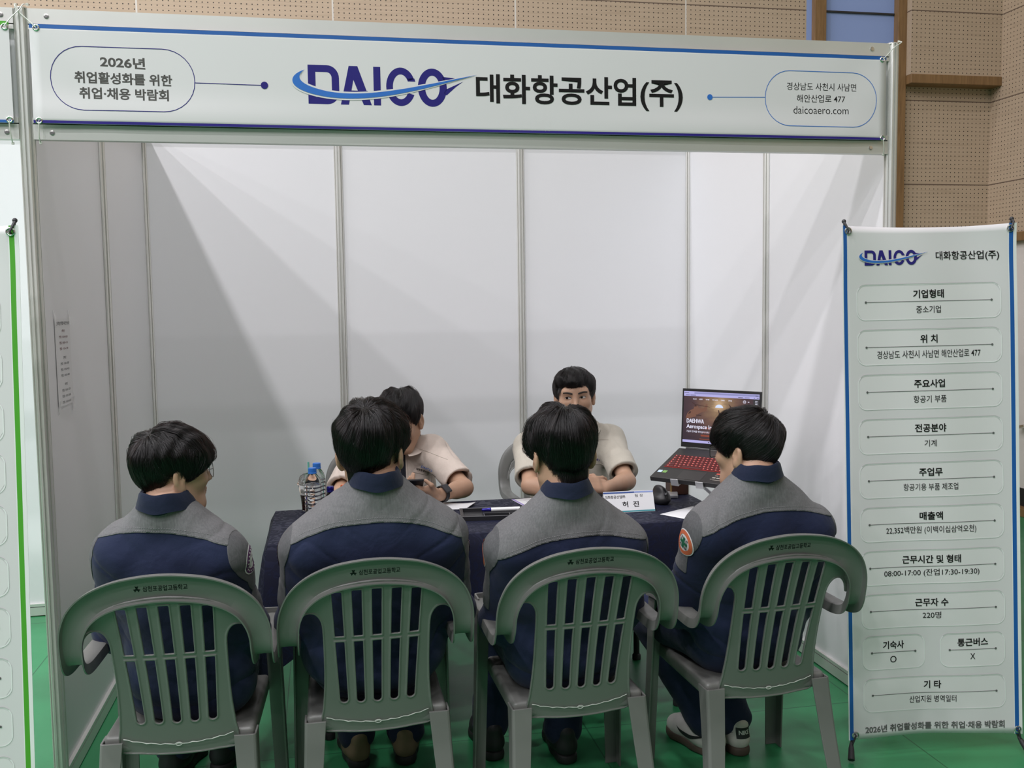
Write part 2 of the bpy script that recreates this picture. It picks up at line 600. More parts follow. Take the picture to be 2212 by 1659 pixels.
struct('floor', MB().box((-9, -11, -0.06), (9, 5, 0.0)), 'floor')
XR, YN = 5.843, 3.3
struct('wall_north', MB().box((-9, YN, 0), (4.345, YN + 0.12, 7.2)), 'timber_n')
struct('wall_blue', MB().box((4.345, YN, 0), (5.09, YN + 0.12, 7.2)), 'blue_wall')
struct('trim_1', MB().box((4.385, YN - 0.05, 0), (4.475, YN, 7.2)), 'oak', bevel=0.004)
struct('trim_2', MB().box((5.035, YN - 0.06, 0), (5.105, YN, 7.2)), 'oak', bevel=0.004)
struct('trim_3', MB().box((4.475, YN - 0.012, 3.64), (5.035, YN, 3.652)), 'groove')
struct('wall_north_east', MB().box((5.09, YN, 0), (XR + 0.1, YN + 0.12, 7.2)), 'timber_n')
# projecting upper box with an oak lip under it
struct('wall_upper_box', MB().box((5.105, YN - 0.115, 3.20), (XR, YN, 7.2)), 'timber_n')
struct('trim_4', MB().box((5.105, YN - 0.125, 3.135), (XR, YN, 3.20)), 'oak', bevel=0.004)
struct('wall_east', MB().box((XR, -11, 2.05), (XR + 0.12, YN + 0.12, 7.2)), 'timber_e')
struct('wall_east_lower', MB().box((XR, 3.03, 0), (XR + 0.12, YN + 0.12, 2.05)), 'timber_e')
struct('trim_5', MB().box((XR - 0.03, -11, 1.985), (XR + 0.12, 3.06, 2.05)), 'oak', bevel=0.004)
d = MB().box((XR + 0.02, 2.0, 0.19), (XR + 0.07, 3.02, 1.985))
dr = struct('door_1', d, 'white_board')
MB().tube([(XR + 0.02, 2.87, 0.64), (XR - 0.04, 2.87, 0.64), (XR - 0.04, 2.79, 0.66)], 0.011).obj('door_handle', 'chrome', dr, smooth=True)
struct('trim_6', MB().box((XR + 0.01, -11, 0.06), (XR + 0.10, 3.03, 0.19)), 'blackplastic')
struct('baseboard_east', MB().box((XR - 0.06, -11, 0), (XR + 0.1, 3.03, 0.06)), 'oak', bevel=0.004)

# ================================================================== THE BOOTH
W, D, H = 2.955, 2.01, 2.5
def post_rings(z0, z1, r=0.0215):
    prof = []
    for k in range(8):
        a = PI / 4 * k + PI / 8
        a2 = a + PI / 4
        p = np.array((math.cos(a), math.sin(a))) * r / math.cos(PI / 8); q = np.array((math.cos(a2), math.sin(a2))) * r / math.cos(PI / 8)
        t = (q - p); nrm = -(p + q) / np.linalg.norm(p + q)
        for s, d in ((0.02, 0), (0.32, 0), (0.32, 0.0065), (0.68, 0.0065), (0.68, 0)):
            prof.append(p + t * s + nrm * d)
    return [[(x, y, z) for x, y in prof] for z in (z0, z1)]
def post(x, y, label, group=None):
    o = MB().loft(post_rings(0.004, H)).obj('aluminium_post', 'alu')
    o.location = (x, y, 0)
    MB().lathe([(0.028, 0.0), (0.028, 0.006), (0.012, 0.009), (0.012, 0.02)], n=16).obj('levelling_foot', 'darkmetal', o)
    MB().lathe([(0.020, H), (0.020, H + 0.004), (0.006, H + 0.005)], n=12).obj('end_cap', 'alu', o)
    return tag(o, label, 'post', group)
post(0, 0, 'front left grooved aluminium booth post where the two fascia banners meet')
post(W, 0, 'front right grooved aluminium booth post behind the blue edged roll banner')
post(0, D / 2, 'aluminium post midway along the left booth wall')
post(0, D, 'aluminium corner post where left and back booth walls meet')
post(W / 3, D, 'aluminium post in the back wall behind the seated man holding a phone')
post(2 * W / 3, D, 'aluminium post in the back wall beside the clasped hands man')
post(W, D, 'aluminium corner post in the back wall behind the laptop screen')
post(W, D / 2, 'aluminium post midway along the right booth wall behind the laptop edge')
post(-W / 3, D, 'aluminium post in the neighbouring booth back wall at far left')

def beam(mb, a, b, z0, z1, thick=0.03, lip=0.011):
    """grooved aluminium rail from a to b (x,y), faces both ways; groove material index 1"""
    a = Vector((*a, 0)); b = Vector((*b, 0)); t = (b - a).normalized(); n = Vector((-t.y, t.x, 0)) * thick / 2
    def slab(za, zb, k, mi):
        vs = [a - n * k, b - n * k, b + n * k, a + n * k]
        mb.add([(p.x, p.y, za) for p in vs] + [(p.x, p.y, zb) for p in vs],
               [(0, 3, 2, 1), (4, 5, 6, 7), (0, 1, 5, 4), (1, 2, 6, 5), (2, 3, 7, 6), (3, 0, 4, 7)], mi)
    return slab
def rail(parent, a, b, z0, z1, groove_at, name='rail', loc=None):
    mb = MB(); s = beam(mb, a, b, z0, z1)
    zs = sorted(groove_at)
    cur = z0
    for zg in zs:
        s(cur, zg - 0.002, 1.0, 0); s(zg - 0.002, zg + 0.002, 0.8, 1); cur = zg + 0.002
    s(cur, z1, 1.0, 0)
    return mb.obj(name, ['alu', 'groove'], parent)

def booth_wall(name, a, b, n, extra=''):
    """panels between posts from a to b (x,y)"""
    r = bpy.data.objects.new(name, None); COL.objects.link(r); r['kind'] = 'structure'
    a = np.array(a, float); b = np.array(b, float); L = np.linalg.norm(b - a); t = (b - a) / L; nn = np.array((-t[1], t[0]))
    for i in range(n):
        p = a + t * (L * i / n + 0.019); q = a + t * (L * (i + 1) / n - 0.019)
        vs = []
        for z in (0.062, H - 0.055):
            for c, s in ((p, -1), (q, -1), (q, 1), (p, 1)):
                e = c + nn * 0.002 * s
                vs.append((e[0], e[1], z))
        MB().add(vs, [(0, 3, 2, 1), (4, 5, 6, 7), (0, 1, 5, 4), (1, 2, 6, 5), (2, 3, 7, 6), (3, 0, 4, 7)]).obj('panel', 'panel', r)
        rail(r, p, q, 0.006, 0.066, (0.05,), 'bottom_rail')
        rail(r, p, q, H - 0.058, H, (H - 0.045,), 'top_rail')
    return r
booth_wall('wall_left', (0, 0), (0, D), 2)
booth_wall('wall_back', (0, D), (W, D), 3)
booth_wall('wall_right', (W, 0), (W, D), 2)
booth_wall('wall_back_neighbour', (-W, D), (0, D), 3)

# small scuffs on the panels
sc = MB()
for x, z, l, a in ((1.27, 1.385, 0.035, 1.5), (0.955, 1.56, 0.012, 0.6), (0.08, 1.285, 0.008, 1.2), (0.075, 1.11, 0.02, 1.55), (1.72, 1.33, 0.008, 0.1)):
    c, s = math.cos(a) * l / 2, math.sin(a) * l / 2
    sc.add([(x - c, D - 0.0026, z - s), (x + c, D - 0.0026, z + s), (x + c + 0.003, D - 0.0026, z + s), (x - c + 0.003, D - 0.0026, z - s)], [(0, 1, 2, 3)])

# fascia frames
def fascia(name, x0, x1, label, screws):
    r = thing(name, label, 'fascia', (x0, 0, 2.1))
    r2 = lambda p: (p[0] - x0, p[1])
    for nm, z0, z1, gr in (('upper_rail', 2.437, 2.5, (2.452,)), ('lower_rail', 2.104, 2.170, (2.152,))):
        o = rail(r, r2((x0 + 0.021, 0)), r2((x1 - 0.021, 0)), z0 - 2.1, z1 - 2.1, [k - 2.1 for k in gr], nm)
        for sx in screws:
            zc = (2.478 if nm == 'upper_rail' else 2.125) - 2.1
            s = MB().lathe([(0.0075, 0), (0.0075, 0.002), (0.004, 0.0025)], n=14)
            s.v = [(p[0] + sx - x0, -0.0152 - p[2], p[1] + zc) for p in s.v]
            so = s.obj('screw', 'chrome', o)
            s = MB().lathe([(0.0035, 0), (0.0035, 0.0008)], n=6)
            s.v = [(p[0] + sx - x0, -0.0174 - p[2], p[1] + zc) for p in s.v]
            so.data.materials.append(M['groove'])
            o2 = len(so.data.vertices)
    MB().box((0.021, -0.002, 0.06), (x1 - x0 - 0.021, 0.002, 0.345)).obj('infill_board', 'panel', r)
    return r
fascia('booth_fascia', 0, W, 'long aluminium fascia frame over the booth opening, with white infill', (0.075, W - 0.09))
fascia('booth_fascia', -W, 0, 'aluminium fascia frame of the neighbouring booth at the left edge', (-W + 0.08, -0.055))

# ---------------------------------------------------------------- company mark (letters cut by a swoosh)
LOGO_BOX = (0.805, 2.23, 1.411, 2.354)
def arc(cx, cy, rx, ry, a0, a1, n=20):
    return [(cx + rx * math.cos(a0 + (a1 - a0) * k / n), cy + ry * math.sin(a0 + (a1 - a0) * k / n)) for k in range(n + 1)]
def bez(p, n=24):
    p = np.array(p, float); out = []
    for k in range(n + 1):
        t = k / n
        out.append(tuple((1 - t) ** 3 * p[0] + 3 * t * (1 - t) ** 2 * p[1] + 3 * t * t * (1 - t) * p[2] + t ** 3 * p[3]))
    return out
def strip(mb, A, B, fn, mi):
    n = len(A)
    mb.add([fn(*p) for p in A] + [fn(*p) for p in B], [(i, i + 1, i + 1 + n, i + n) for i in range(n - 1)], mi)
def company_mark(mb, fn, navy, paper, blue):
    """fn(u,v,layer); u,v in the fascia's metres"""
    f0 = lambda a, b: fn(a, b, 1); f1 = lambda a, b: fn(a, b, 2); f2 = lambda a, b: fn(a, b, 3)
    t = 0.024
    zb, zt = 2.230, 2.354
    # D
    A = [(0.859, zt), (0.92, zt)] + arc(0.92, 2.314, 0.038, 0.04, PI / 2, 0, 8) + arc(0.92, 2.27, 0.038, 0.04, 0, -PI / 2, 8) + [(0.859, zb), (0.859, zt)]
    B = [(0.883, zt - 0.022), (0.918, zt - 0.022)] + arc(0.918, 2.314, 0.0165, 0.018, PI / 2, 0, 8) + arc(0.918, 2.27, 0.0165, 0.018, 0, -PI / 2, 8) + [(0.883, zb + 0.022), (0.883, zt - 0.022)]
    strip(mb, A, B, f0, navy)
    # A
    poly(mb, [(0.962, zb), (0.988, zb), (1.004, 2.31), (1.036, zb), (1.062, zb), (1.018, zt), (0.99, zt)], f0, navy)
    poly(mb, [(0.978, 2.262), (1.05, 2.262), (1.05, 2.276), (0.978, 2.276)], f0, navy)
    # I
    poly(mb, [(1.069, zb), (1.092, zb), (1.092, zt), (1.069, zt)], f0, navy)
    # C
    c = 1.158; zc = 2.292
    strip(mb, arc(c, zc, 0.048, 0.062, -0.42, -2 * PI + 0.42, 40), arc(c, zc, 0.026, 0.04, -0.5, -2 * PI + 0.5, 40), f0, navy)
    poly(mb, [(1.181, 2.31), (1.206, 2.31), (1.203, 2.32), (1.178, 2.32)], f0, navy)
    # O
    c = 1.262
    strip(mb, arc(c, zc, 0.048, 0.062, 0, 2 * PI, 48), arc(c, zc, 0.024, 0.039, 0, 2 * PI, 48), f0, navy)
    # tail fins on the O
    poly(mb, [(1.295, 2.328), (1.338, 2.325), (1.31, 2.316), (1.30, 2.316)], f0, navy)
    poly(mb, [(1.30, 2.276), (1.308, 2.288), (1.366, 2.315), (1.34, 2.296), (1.309, 2.268)], f0, navy)
    # swoosh: a white gap band then the blue blade
    def blade(g):
        lo = bez([(0.850, 2.338 + g * 0.2), (0.79 - g, 2.318), (0.785 - g, 2.270 - g), (0.92, 2.253 - g)], 20)[:-1] + bez([(0.92, 2.253 - g), (1.08, 2.236 - g), (1.24, 2.290 - g), (1.413, 2.338)], 24)
        up = bez([(0.850, 2.338 + g * 0.2), (0.82 + g, 2.318), (0.82 + g, 2.290 + g), (0.92, 2.271 + g)], 20)[:-1] + bez([(0.92, 2.271 + g), (1.05, 2.250 + g), (1.22, 2.297 + g), (1.413, 2.338)], 24)
        return lo, up
    lo, up = blade(0.0055)
    strip(mb, lo[3:], up[3:], f1, paper)
    lo, up = blade(0.0)
    strip(mb, lo, up, f2, blue)

# ---------------------------------------------------------------- fascia banner
BX0, BX1, BZ0, BZ1 = 0.028, 2.914, 2.150, 2.449
YB = -0.030
def sag(x, z):
    v = (z - BZ0) / (BZ1 - BZ0)
    y = YB - 0.006 * math.exp(-((v - 0.1) / 0.16) ** 2) * (0.5 + 0.5 * math.sin(x * 3.1 + 0.4))
    y -= 0.0016 * math.exp(-((x - 0.12) / 0.12) ** 2) * math.sin(v * 7 + x * 20)
    y -= 0.0016 * math.exp(-((x - 2.85) / 0.14) ** 2) * math.sin(v * 6 - x * 18)
    return y
def ban(layer=1):
    return lambda x, z: (x, sag(x, z) - 0.0009 * layer, z)
bn = thing('fascia_banner', 'long white fascia banner with blue and black company lettering above the booth', 'banner', (BX0, YB, BZ0))
nx, nz = 96, 18
def sheet_mesh(fn, u0, u1, v0, v1, nu, nv, mb=None, mi=0):
    mb = mb or MB()
    us = np.linspace(u0, u1, nu + 1); vs = np.linspace(v0, v1, nv + 1)
    mb.add([fn(a, b) for b in vs for a in us], [(j * (nu + 1) + i, j * (nu + 1) + i + 1, (j + 1) * (nu + 1) + i + 1, (j + 1) * (nu + 1) + i) for j in range(nv) for i in range(nu)], mi)
    return mb
def rel(mb, c):
    mb.v = [(p[0] - c[0], p[1] - c[1], p[2] - c[2]) for p in mb.v]
    return mb
bc = (BX0, YB, BZ0)
o = rel(sheet_mesh(ban(0), BX0, BX1, BZ0, BZ1, nx, nz), bc).obj('sheet', 'vinyl', bn, smooth=True)
so = o.modifiers.new('solid', 'SOLIDIFY'); so.thickness = 0.0006; so.offset = 1
rel(sheet_mesh(ban(1), BX0, BX1, BZ1 - 0.012, BZ1, nx, 1), bc).obj('top_stripe', 'stripe_blue', bn, smooth=True)
rel(sheet_mesh(ban(1), BX0, BX1, BZ0 + 0.001, BZ0 + 0.0095, nx, 1), bc).obj('bottom_stripe', 'stripe_purple', bn, smooth=True)
mb = MB()
text(mb, '2026년', (0.228, 2.344), (0.361, 2.340), 0.035, ban(1), 0.028)
text(mb, '취업활성화를 위한', (0.151, 2.294), (0.440, 2.290), 0.036, ban(1), 0.028)
text(mb, '취업·채용 박람회', (0.163, 2.246), (0.428, 2.244), 0.036, ban(1), 0.028)
rel(mb, bc).obj('event_lettering', 'ink_grey', bn)
mb = MB()
text(mb, '대화항공산업(주)', (1.408, 2.287), (2.136, 2.290), 0.112, ban(1.6), 0.022)
rel(mb, bc).obj('company_lettering', 'ink_black', bn)
mb = MB()
text(mb, '경상남도 사천시 사남면', (2.526, 2.333), (2.796, 2.335), 0.027, ban(1), 0.004)
text(mb, '해안산업로 477', (2.565, 2.2915), (2.753, 2.2935), 0.027, ban(1), 0.004)
text(mb, 'daicoaero.com', (2.552, 2.251), (2.766, 2.253), 0.027, ban(1), -0.004)
rel(mb, bc).obj('address_lettering', 'ink_black', bn)
mb = MB()
company_mark(mb, lambda a, b, l: ban(l)(a, b), 0, 1, 2)
rel(mb, bc).obj('company_mark', ['ink_navy', 'vinyl', 'ink_blue'], bn)
mb = MB()
def ring_pts(*a):
    p = rrect(*a)
    return dense(p + [p[0]], 0.01)[:-1]
outline(mb, ring_pts(0.082, 2.193, 0.508, 2.387, 0.095), 0.0022, ban(1.4), 0)
outline(mb, dense([(0.508, 2.286), (0.722, 2.284)], 0.01), 0.0022, ban(1.4), 0, False)
disc(mb, (0.722, 2.2845), 0.0115, ban(2), 0)
rel(mb, bc).obj('pill_outline', 'ink_navy', bn)
mb = MB()
outline(mb, ring_pts(2.444, 2.194, 2.875, 2.387, 0.093), 0.0022, ban(1.4), 0)
outline(mb, dense([(2.236, 2.287), (2.444, 2.292)], 0.01), 0.0022, ban(1.4), 0, False)
disc(mb, (2.236, 2.287), 0.010, ban(2), 0)
rel(mb, bc).obj('pill_outline', 'ink_blue', bn)
# glittery clear tape on the banner
g = G('glitter_tape')
vor = g.n('ShaderNodeTexVoronoi'); vor.inputs['Scale'].default_value = 330
g.put(vor.inputs['Vector'], g.coord())
spk = g.math('LESS_THAN', g.math('ADD', vor.outputs['Distance'], g.math('MULTIPLY', vor.outputs['Color'], 0.5)), 0.36)
g.set(Base_Color=(0.95, 0.95, 0.95), Roughness=0.2, Alpha=g.math('MULTIPLY', spk, 0.85))
M['glitter'] = g.m
rel(sheet_mesh(ban(5), 1.475, 1.66, 2.157, 2.245, 12, 6), bc).obj('glitter_tape', 'glitter', bn)
def grommet(parent, c, bc=(0, 0, 0), r=0.008, name='grommet', nrm=(0, -1, 0)):
    ring = []
    n = Vector(nrm).normalized(); a = n.cross(Vector((0, 0, 1))).normalized(); b = a.cross(n)
    c = Vector(c)
    pts = [c + a * r * math.cos(2 * PI * k / 16) + b * r * math.sin(2 * PI * k / 16) + n * 0.0012 for k in range(16)]
    mb = MB().tube(pts, 0.0026, 6, closed=True)
    return rel(mb, bc).obj(name, 'chrome', parent, smooth=True)
GR = {'tl': (0.048, YB, 2.438), 'bl': (0.044, YB, 2.158), 'tr': (2.898, YB, 2.438), 'br': (2.902, YB, 2.158)}
for k, c in GR.items():
    grommet(bn, (c[0], sag(c[0], c[2]), c[2]), bc)

# neighbouring banner
nb = thing('fascia_banner', 'neighbouring booth fascia banner with green top stripe, cut off at left edge', 'banner', (-2.914, YB, BZ0))
nc = (-2.914, YB, BZ0)
nban = lambda l: (lambda x, z: (x, YB - 0.0009 * l, z))
o = rel(sheet_mesh(nban(0), -2.914, -0.030, BZ0, BZ1 + 0.006, 30, 4), nc).obj('sheet', 'vinyl', nb)
rel(sheet_mesh(nban(1), -2.914, -0.030, BZ1 - 0.006, BZ1 + 0.006, 30, 1), nc).obj('top_stripe', 'stripe_green', nb)
rel(sheet_mesh(nban(1), -2.914, -0.030, BZ0 + 0.001, BZ0 + 0.0095, 30, 1), nc).obj('bottom_stripe', 'stripe_blue', nb)
mb = MB(); outline(mb, rrect(-0.53, 2.193, -0.087, 2.387, 0.095), 0.0022, nban(1), 0)
rel(mb, nc).obj('pill_outline', 'ink_blue', nb)
for z in (2.438, 2.160):
    grommet(nb, (-0.041, YB, z), nc)

# cable ties
def tie(pts, label, tail=None):
    r = thing('cable_tie', label, 'cable tie', pts[0])
    c = pts[0]
    rel(MB().tube(catmull(pts, 5), 0.0017, 6), c).obj('strap', 'tie', r, smooth=True)
    hc = pts[-1]
    rel(MB().box((hc[0] - 0.004, hc[1] - 0.003, hc[2] - 0.004), (hc[0] + 0.004, hc[1] + 0.003, hc[2] + 0.004)), c).obj('buckle', 'tie', r, bevel=0.001)
    return r
tie([(0.048, -0.036, 2.438), (0.028, -0.032, 2.458), (0.0, -0.027, 2.485), (-0.012, -0.024, 2.505), (-0.016, 0.0, 2.513)], 'clear cable tie crossing the front left post top from the booth banner')
tie([(-0.041, -0.036, 2.438), (-0.024, -0.034, 2.462), (0.002, -0.030, 2.490), (0.012, -0.024, 2.508), (0.018, 0.0, 2.515)], 'clear cable tie from the neighbouring banner crossing the front left post top')
tie([(0.044, -0.037, 2.158), (0.043, -0.038, 2.13), (0.042, -0.034, 2.105), (0.042, -0.022, 2.092)], 'clear cable tie round the lower fascia rail just right of the left post')
tie([(-0.041, -0.037, 2.158), (-0.040, -0.038, 2.13), (-0.038, -0.034, 2.105), (-0.038, -0.022, 2.090)], 'clear cable tie round the neighbouring lower rail just left of the post')
tie([(2.898, -0.036, 2.438), (2.918, -0.030, 2.455), (2.945, -0.030, 2.482), (2.975, -0.028, 2.502), (2.982, 0.0, 2.512)], 'clear cable tie from banner corner over the front right post top')
tie([(2.902, -0.037, 2.158), (2.906, -0.036, 2.13), (2.910, -0.030, 2.112), (2.912, -0.022, 2.100)], 'clear cable tie at the bottom right corner of the fascia banner')

# ---------------------------------------------------------------- taped notice on the left wall
nt = thing('notice_sheet', 'narrow paper timetable taped to the left booth wall', 'notice', (0.0, 0.275, 1.25))
M['paper'] = plain('white_paper', (0.78, 0.78, 0.79), 0.7, 0, 0.01)
M['tape'] = plain('clear_tape', (0.85, 0.85, 0.86), 0.3, 0, 0.02, Alpha=0.35)
M['ink_red'] = plain('dark_red_ink', (0.16, 0.03, 0.03), 0.6)
def nfn(l):
    return lambda u, v: (0.0036 + 0.0007 * l + 0.0035 * math.sin(u * 2.6 + 0.2) * (0.3 + 0.7 * (1 - v)), (u - 0.5) * 0.196, v * 0.297)
nsh = sheet_mesh(nfn(0), 0, 1, 0, 1, 8, 10)
o = nsh.obj('sheet', 'paper', nt, smooth=True)
mb = MB()
text(mb, '[오전] 면접 시간 안내', (0.10, 0.945), (0.92, 0.945), 0.045, nfn(1), 0.02)
rows = [('1학년', ('10:30~10:50', '10:55~11:15', '11:20~11:40')), ('2학년', ('13:30~13:50', '13:55~14:15', '14:20~14:40')), ('3학년', ('15:00~15:20', '15:25~15:45', '15:50~16:10'))]
vv = 0.86; mb2 = MB()
for gi, (hd, ls) in enumerate(rows):
    tgt = mb2 if gi == 0 else mb
    text(tgt, hd, (0.42, vv), (0.60, vv), 0.032, nfn(1), 0.01); vv -= 0.068
    for l in ls:
        text(tgt, '면접 : ' + l, (0.24, vv), (0.78, vv), 0.03, nfn(1), 0.01); vv -= 0.068
    vv -= 0.035
mb.obj('lettering', 'ink_midgrey', nt)
mb2.obj('lettering', 'ink_red', nt)
for u, v, s in ((0.03, 1.0, 1), (0.97, 1.0, -1), (0.05, 0.0, 1), (0.95, 0.0, -1)):
    y, z = (u - 0.5) * 0.196, v * 0.297
    zz = 1 if v > 0.5 else -1
    MB().add([(0.0085, y - 0.012, z - zz * 0.02), (0.0085, y + 0.012, z - zz * 0.022), (0.0034, y + 0.010 - 0.006 * s, z + zz * 0.024), (0.0034, y - 0.012 - 0.006 * s, z + zz * 0.028)], [(0, 1, 2, 3)]).obj('tape', 'tape', nt)

# ================================================================== ROLL BANNERS ON X STANDS
def x_banner(corners, label, stripe, full):
    BL, BR, TL, TR = [np.array(c, float) for c in corners]
    base = (BL + BR) / 2; base[2] = 0
    r = thing('banner_stand', label, 'banner stand', tuple(base))
    ux = (BR - BL) / np.linalg.norm(BR - BL); nrm = np.cross(ux, (TL - BL) / np.linalg.norm(TL - BL))
    if nrm[1] > 0: nrm = -nrm
    def S(l):
        def fn(u, v):
            p = BL * (1 - u) * (1 - v) + BR * u * (1 - v) + TL * (1 - u) * v + TR * u * v
            b = -0.010 * math.sin(PI * min(max(u, 0), 1)) * (0.25 + 0.75 * (2 * v - 1) ** 2)
            b += 0.006 * math.sin(v * 15 + u * 4) * math.exp(-((v - 1.0) / 0.10) ** 2)
            b += 0.0035 * math.sin(u * 11 + v * 3.0)
            p = p + nrm * (b + 0.0009 * l)
            sgn = 0.010 * (4 * u * (1 - u)) * (math.exp(-(1 - v) / 0.02) - math.exp(-v / 0.02))
            p[2] -= sgn
            return tuple(p - base)
        return fn
    o = sheet_mesh(S(0), -0.012, 1.012, 0, 1, 24, 72).obj('sheet', 'vinyl', r, smooth=True)
    m = o.modifiers.new('solid', 'SOLIDIFY'); m.thickness = 0.0005; m.offset = 0
    st = MB()
    for a, b in ((-0.006, 0.016), (0.969, 0.993)):
        sheet_mesh(S(1), a, b, 0.0, 1.0, 1, 72, st)
    st.obj('edge_stripe', stripe, r, smooth=True)
    ed = MB()
    for a, b in ((-0.012, -0.006), (0.993, 1.012), (0.016, 0.019), (0.965, 0.969)):
        sheet_mesh(S(1), a, b, 0.0, 1.0, 1, 72, ed)
    ed.obj('edge_stripe', 'vinyl_white', r, smooth=True)
    asp = np.linalg.norm(BR - BL) / np.linalg.norm(TL - BL)
    # information boxes: fill, outline, rule and lettering
    boxes = [(0.072, 0.917, 0.8545 - 0.0855 * k) for k in range(8)] + [(0.075, 0.442, 0.1735), (0.534, 0.913, 0.1735), (0.077, 0.914, 0.0885)]
    heads = [('기업형태', 0.400, 0.582), ('위 치', 0.438, 0.539), ('주요사업', 0.399, 0.578), ('전공분야', 0.400, 0.582), ('주업무', 0.421, 0.556), ('매출액', 0.421, 0.555),
             ('근무시간 및 형태', 0.318, 0.658), ('근무자 수', 0.391, 0.582), ('기숙사', 0.195, 0.322), ('통근버스', 0.632, 0.814), ('기 타', 0.437, 0.538)]
    hv = [0.8691 - 0.0855 * k for k in range(8)] + [0.1884, 0.1888, 0.1054]
    bod = [('중소기업', 0.417, 0.562, 0.8395, 0.0136), ('경상남도 사천시 사남면 해안산업로 477', 0.188, 0.796, 0.7548, 0.0150), ('항공기 부품', 0.395, 0.586, 0.6684, 0.0140),
           ('기계', 0.454, 0.524, 0.5831, 0.0130), ('항공기용 부품 제조업', 0.331, 0.647, 0.4982, 0.0136), ('22,352백만원 (이백이십삼억오천)', 0.225, 0.753, 0.4134, 0.0160),
           ('08:00-17:00 (잔업17:30-19:30)', 0.209, 0.768, 0.3292, 0.0155), ('220명', 0.434, 0.540, 0.2450, 0.0132), ('O', 0.238, 0.276, 0.1596, 0.0130), ('X', 0.707, 0.736, 0.1605, 0.0118), ('산업지원 병역일터', 0.352, 0.624, 0.0761, 0.0140)]
    for k, (u0, u1, vc) in enumerate(boxes):
        fill, ol, dots = MB(), MB(), MB()
        us = np.linspace(u0, u1, 29); rows = []
        ee = []
        for a in us:
            dx = max(0.05 - (a - u0), 0.05 - (u1 - a), 0)
            ee.append((0.05 - math.sqrt(max(0.05 ** 2 - dx * dx, 0))) * asp)
        for j in range(7):
            tt = -1 + 2 * j / 6
            rows.append([S(0.8)(a, vc + tt * (0.0328 - e)) for a, e in zip(us, ee)])
        m = len(us)
        fill.add([p for r_ in rows for p in r_], [(j * m + i, j * m + i + 1, (j + 1) * m + i + 1, (j + 1) * m + i) for j in range(6) for i in range(m - 1)])
        pts = rrect(u0, vc - 0.0328, u1, vc + 0.0328, 0.05, 8, asp)
        pts = dense(pts + [pts[0]], 0.012)[:-1]
        outline(ol, pts, 0.005, S(1.7), 0, True, asp)
        up = [(p[0], p[1] + 0.0012) for p in pts if p[1] > vc + 0.026]
        outline(ol, up, 0.004, S(2.4), 1, False, asp)
        ins = 0.053
        outline(dots, dense([(u0 + ins, vc + 0.0006), (u1 - ins, vc + 0.0006)], 0.012), 0.0028, S(2), 0, False, asp)
        disc(dots, (u0 + ins, vc + 0.0006), 0.0064, S(2.6), 0, 14, asp)
        disc(dots, (u1 - ins, vc + 0.0006), 0.0064, S(2.6), 0, 14, asp)
        fo = fill.obj('info_box', 'vinyl_box', r)
        ol.obj('box_outline', ['vinyl_white', 'vinyl_shade'], fo)
        dots.obj('dotted_rule', 'ink_midgrey', fo)
        if full:
            t, a, b = heads[k]; mb = MB()
            text(mb, t, (a, hv[k]), (b, hv[k]), 0.0160, S(2), 0.022)
            mb.obj('heading_lettering', 'ink_black', fo)
            t, a, b, v, h = bod[k]; mb = MB()
            text(mb, t, (a, v), (b, v), h, S(2), 0.003)
            mb.obj('detail_lettering', 'ink_black', fo)
    if full:
        mb = MB()
        text(mb, '대화항공산업(주)', (0.541, 0.9399), (0.913, 0.9399), 0.0195, S(2), 0.012)
        mb.obj('company_lettering', 'ink_black', r)
        mb = MB()
        text(mb, '2026년 취업활성화를 위한 취업·채용 박람회', (0.084, 0.0195), (0.907, 0.0205), 0.0165, S(2), 0.026)
        mb.obj('event_lettering', 'ink_midgrey', r)
        mb = MB()
        su = (0.427 - 0.119) / (1.310 - 0.857)
        company_mark(mb, lambda a, b, l: S(l + 1)(0.119 + (a - 0.857) * su, 0.9246 + (b - 2.230) * 0.0285 / 0.124), 0, 1, 2)
        mb.obj('company_mark', ['ink_navy', 'vinyl', 'ink_blue'], r)
    # grommets, hooks and the X frame
    bk = -nrm
    hub = (BL + BR + TL + TR) / 4 + bk * 0.09; hub[2] = 0.86
    for k, (c, s) in enumerate(((TL, 1), (TR, -1), (BL, 1), (BR, -1))):
        top = k < 2
        g0 = c + ux * s * 0.014 + np.array((0, 0, -0.018 if top else 0.020)) + nrm * 0.004
        grommet(r, tuple(g0), tuple(base), 0.0105, nrm=tuple(nrm))
        tip = c + ux * s * (0.004) + bk * 0.006 + np.array((0, 0, 0.012 if top else -0.012))
        if top:
            hk = MB().tube([tip - base, tip + np.array((0, 0, -0.008)) + nrm * 0.012 - base, g0 + nrm * 0.008 - base, g0 - nrm * 0.004 - base + np.array((0, 0, -0.006))], [0.005, 0.004, 0.0032, 0.003], 8)
            hk.sphere(tip - base + np.array((0, 0, 0.002)), 0.0072, 10, 8)
            hk.obj('hook', 'darkmetal', r, smooth=True)
            MB().tube([tip - base, hub - base], 0.0045, 8).obj('arm_rod', 'darkmetal', r, smooth=True)
        else:
            foot = c - ux * s * 0.012 + nrm * 0.035; foot[2] = 0.012
            MB().tube([hub - base, tip - base], 0.0045, 8).obj('leg_rod', 'darkmetal', r, smooth=True)
            MB().tube([g0 - nrm * 0.004 - base, g0 + nrm * 0.006 - base, tip + nrm * 0.012 - base], 0.003, 8).obj('hook', 'darkmetal', r, smooth=True)
            MB().tube([tip - base, tip + (foot - tip) * 0.35 - base, foot - base], [0.0055, 0.0095, 0.0115], 10).obj('rubber_foot', 'rubber', r, smooth=True)
    rear = hub + bk * 0.20; rear[2] = 0.012
    MB().tube([hub - base, rear - base], 0.0045, 8).obj('rear_leg', 'darkmetal', r, smooth=True)
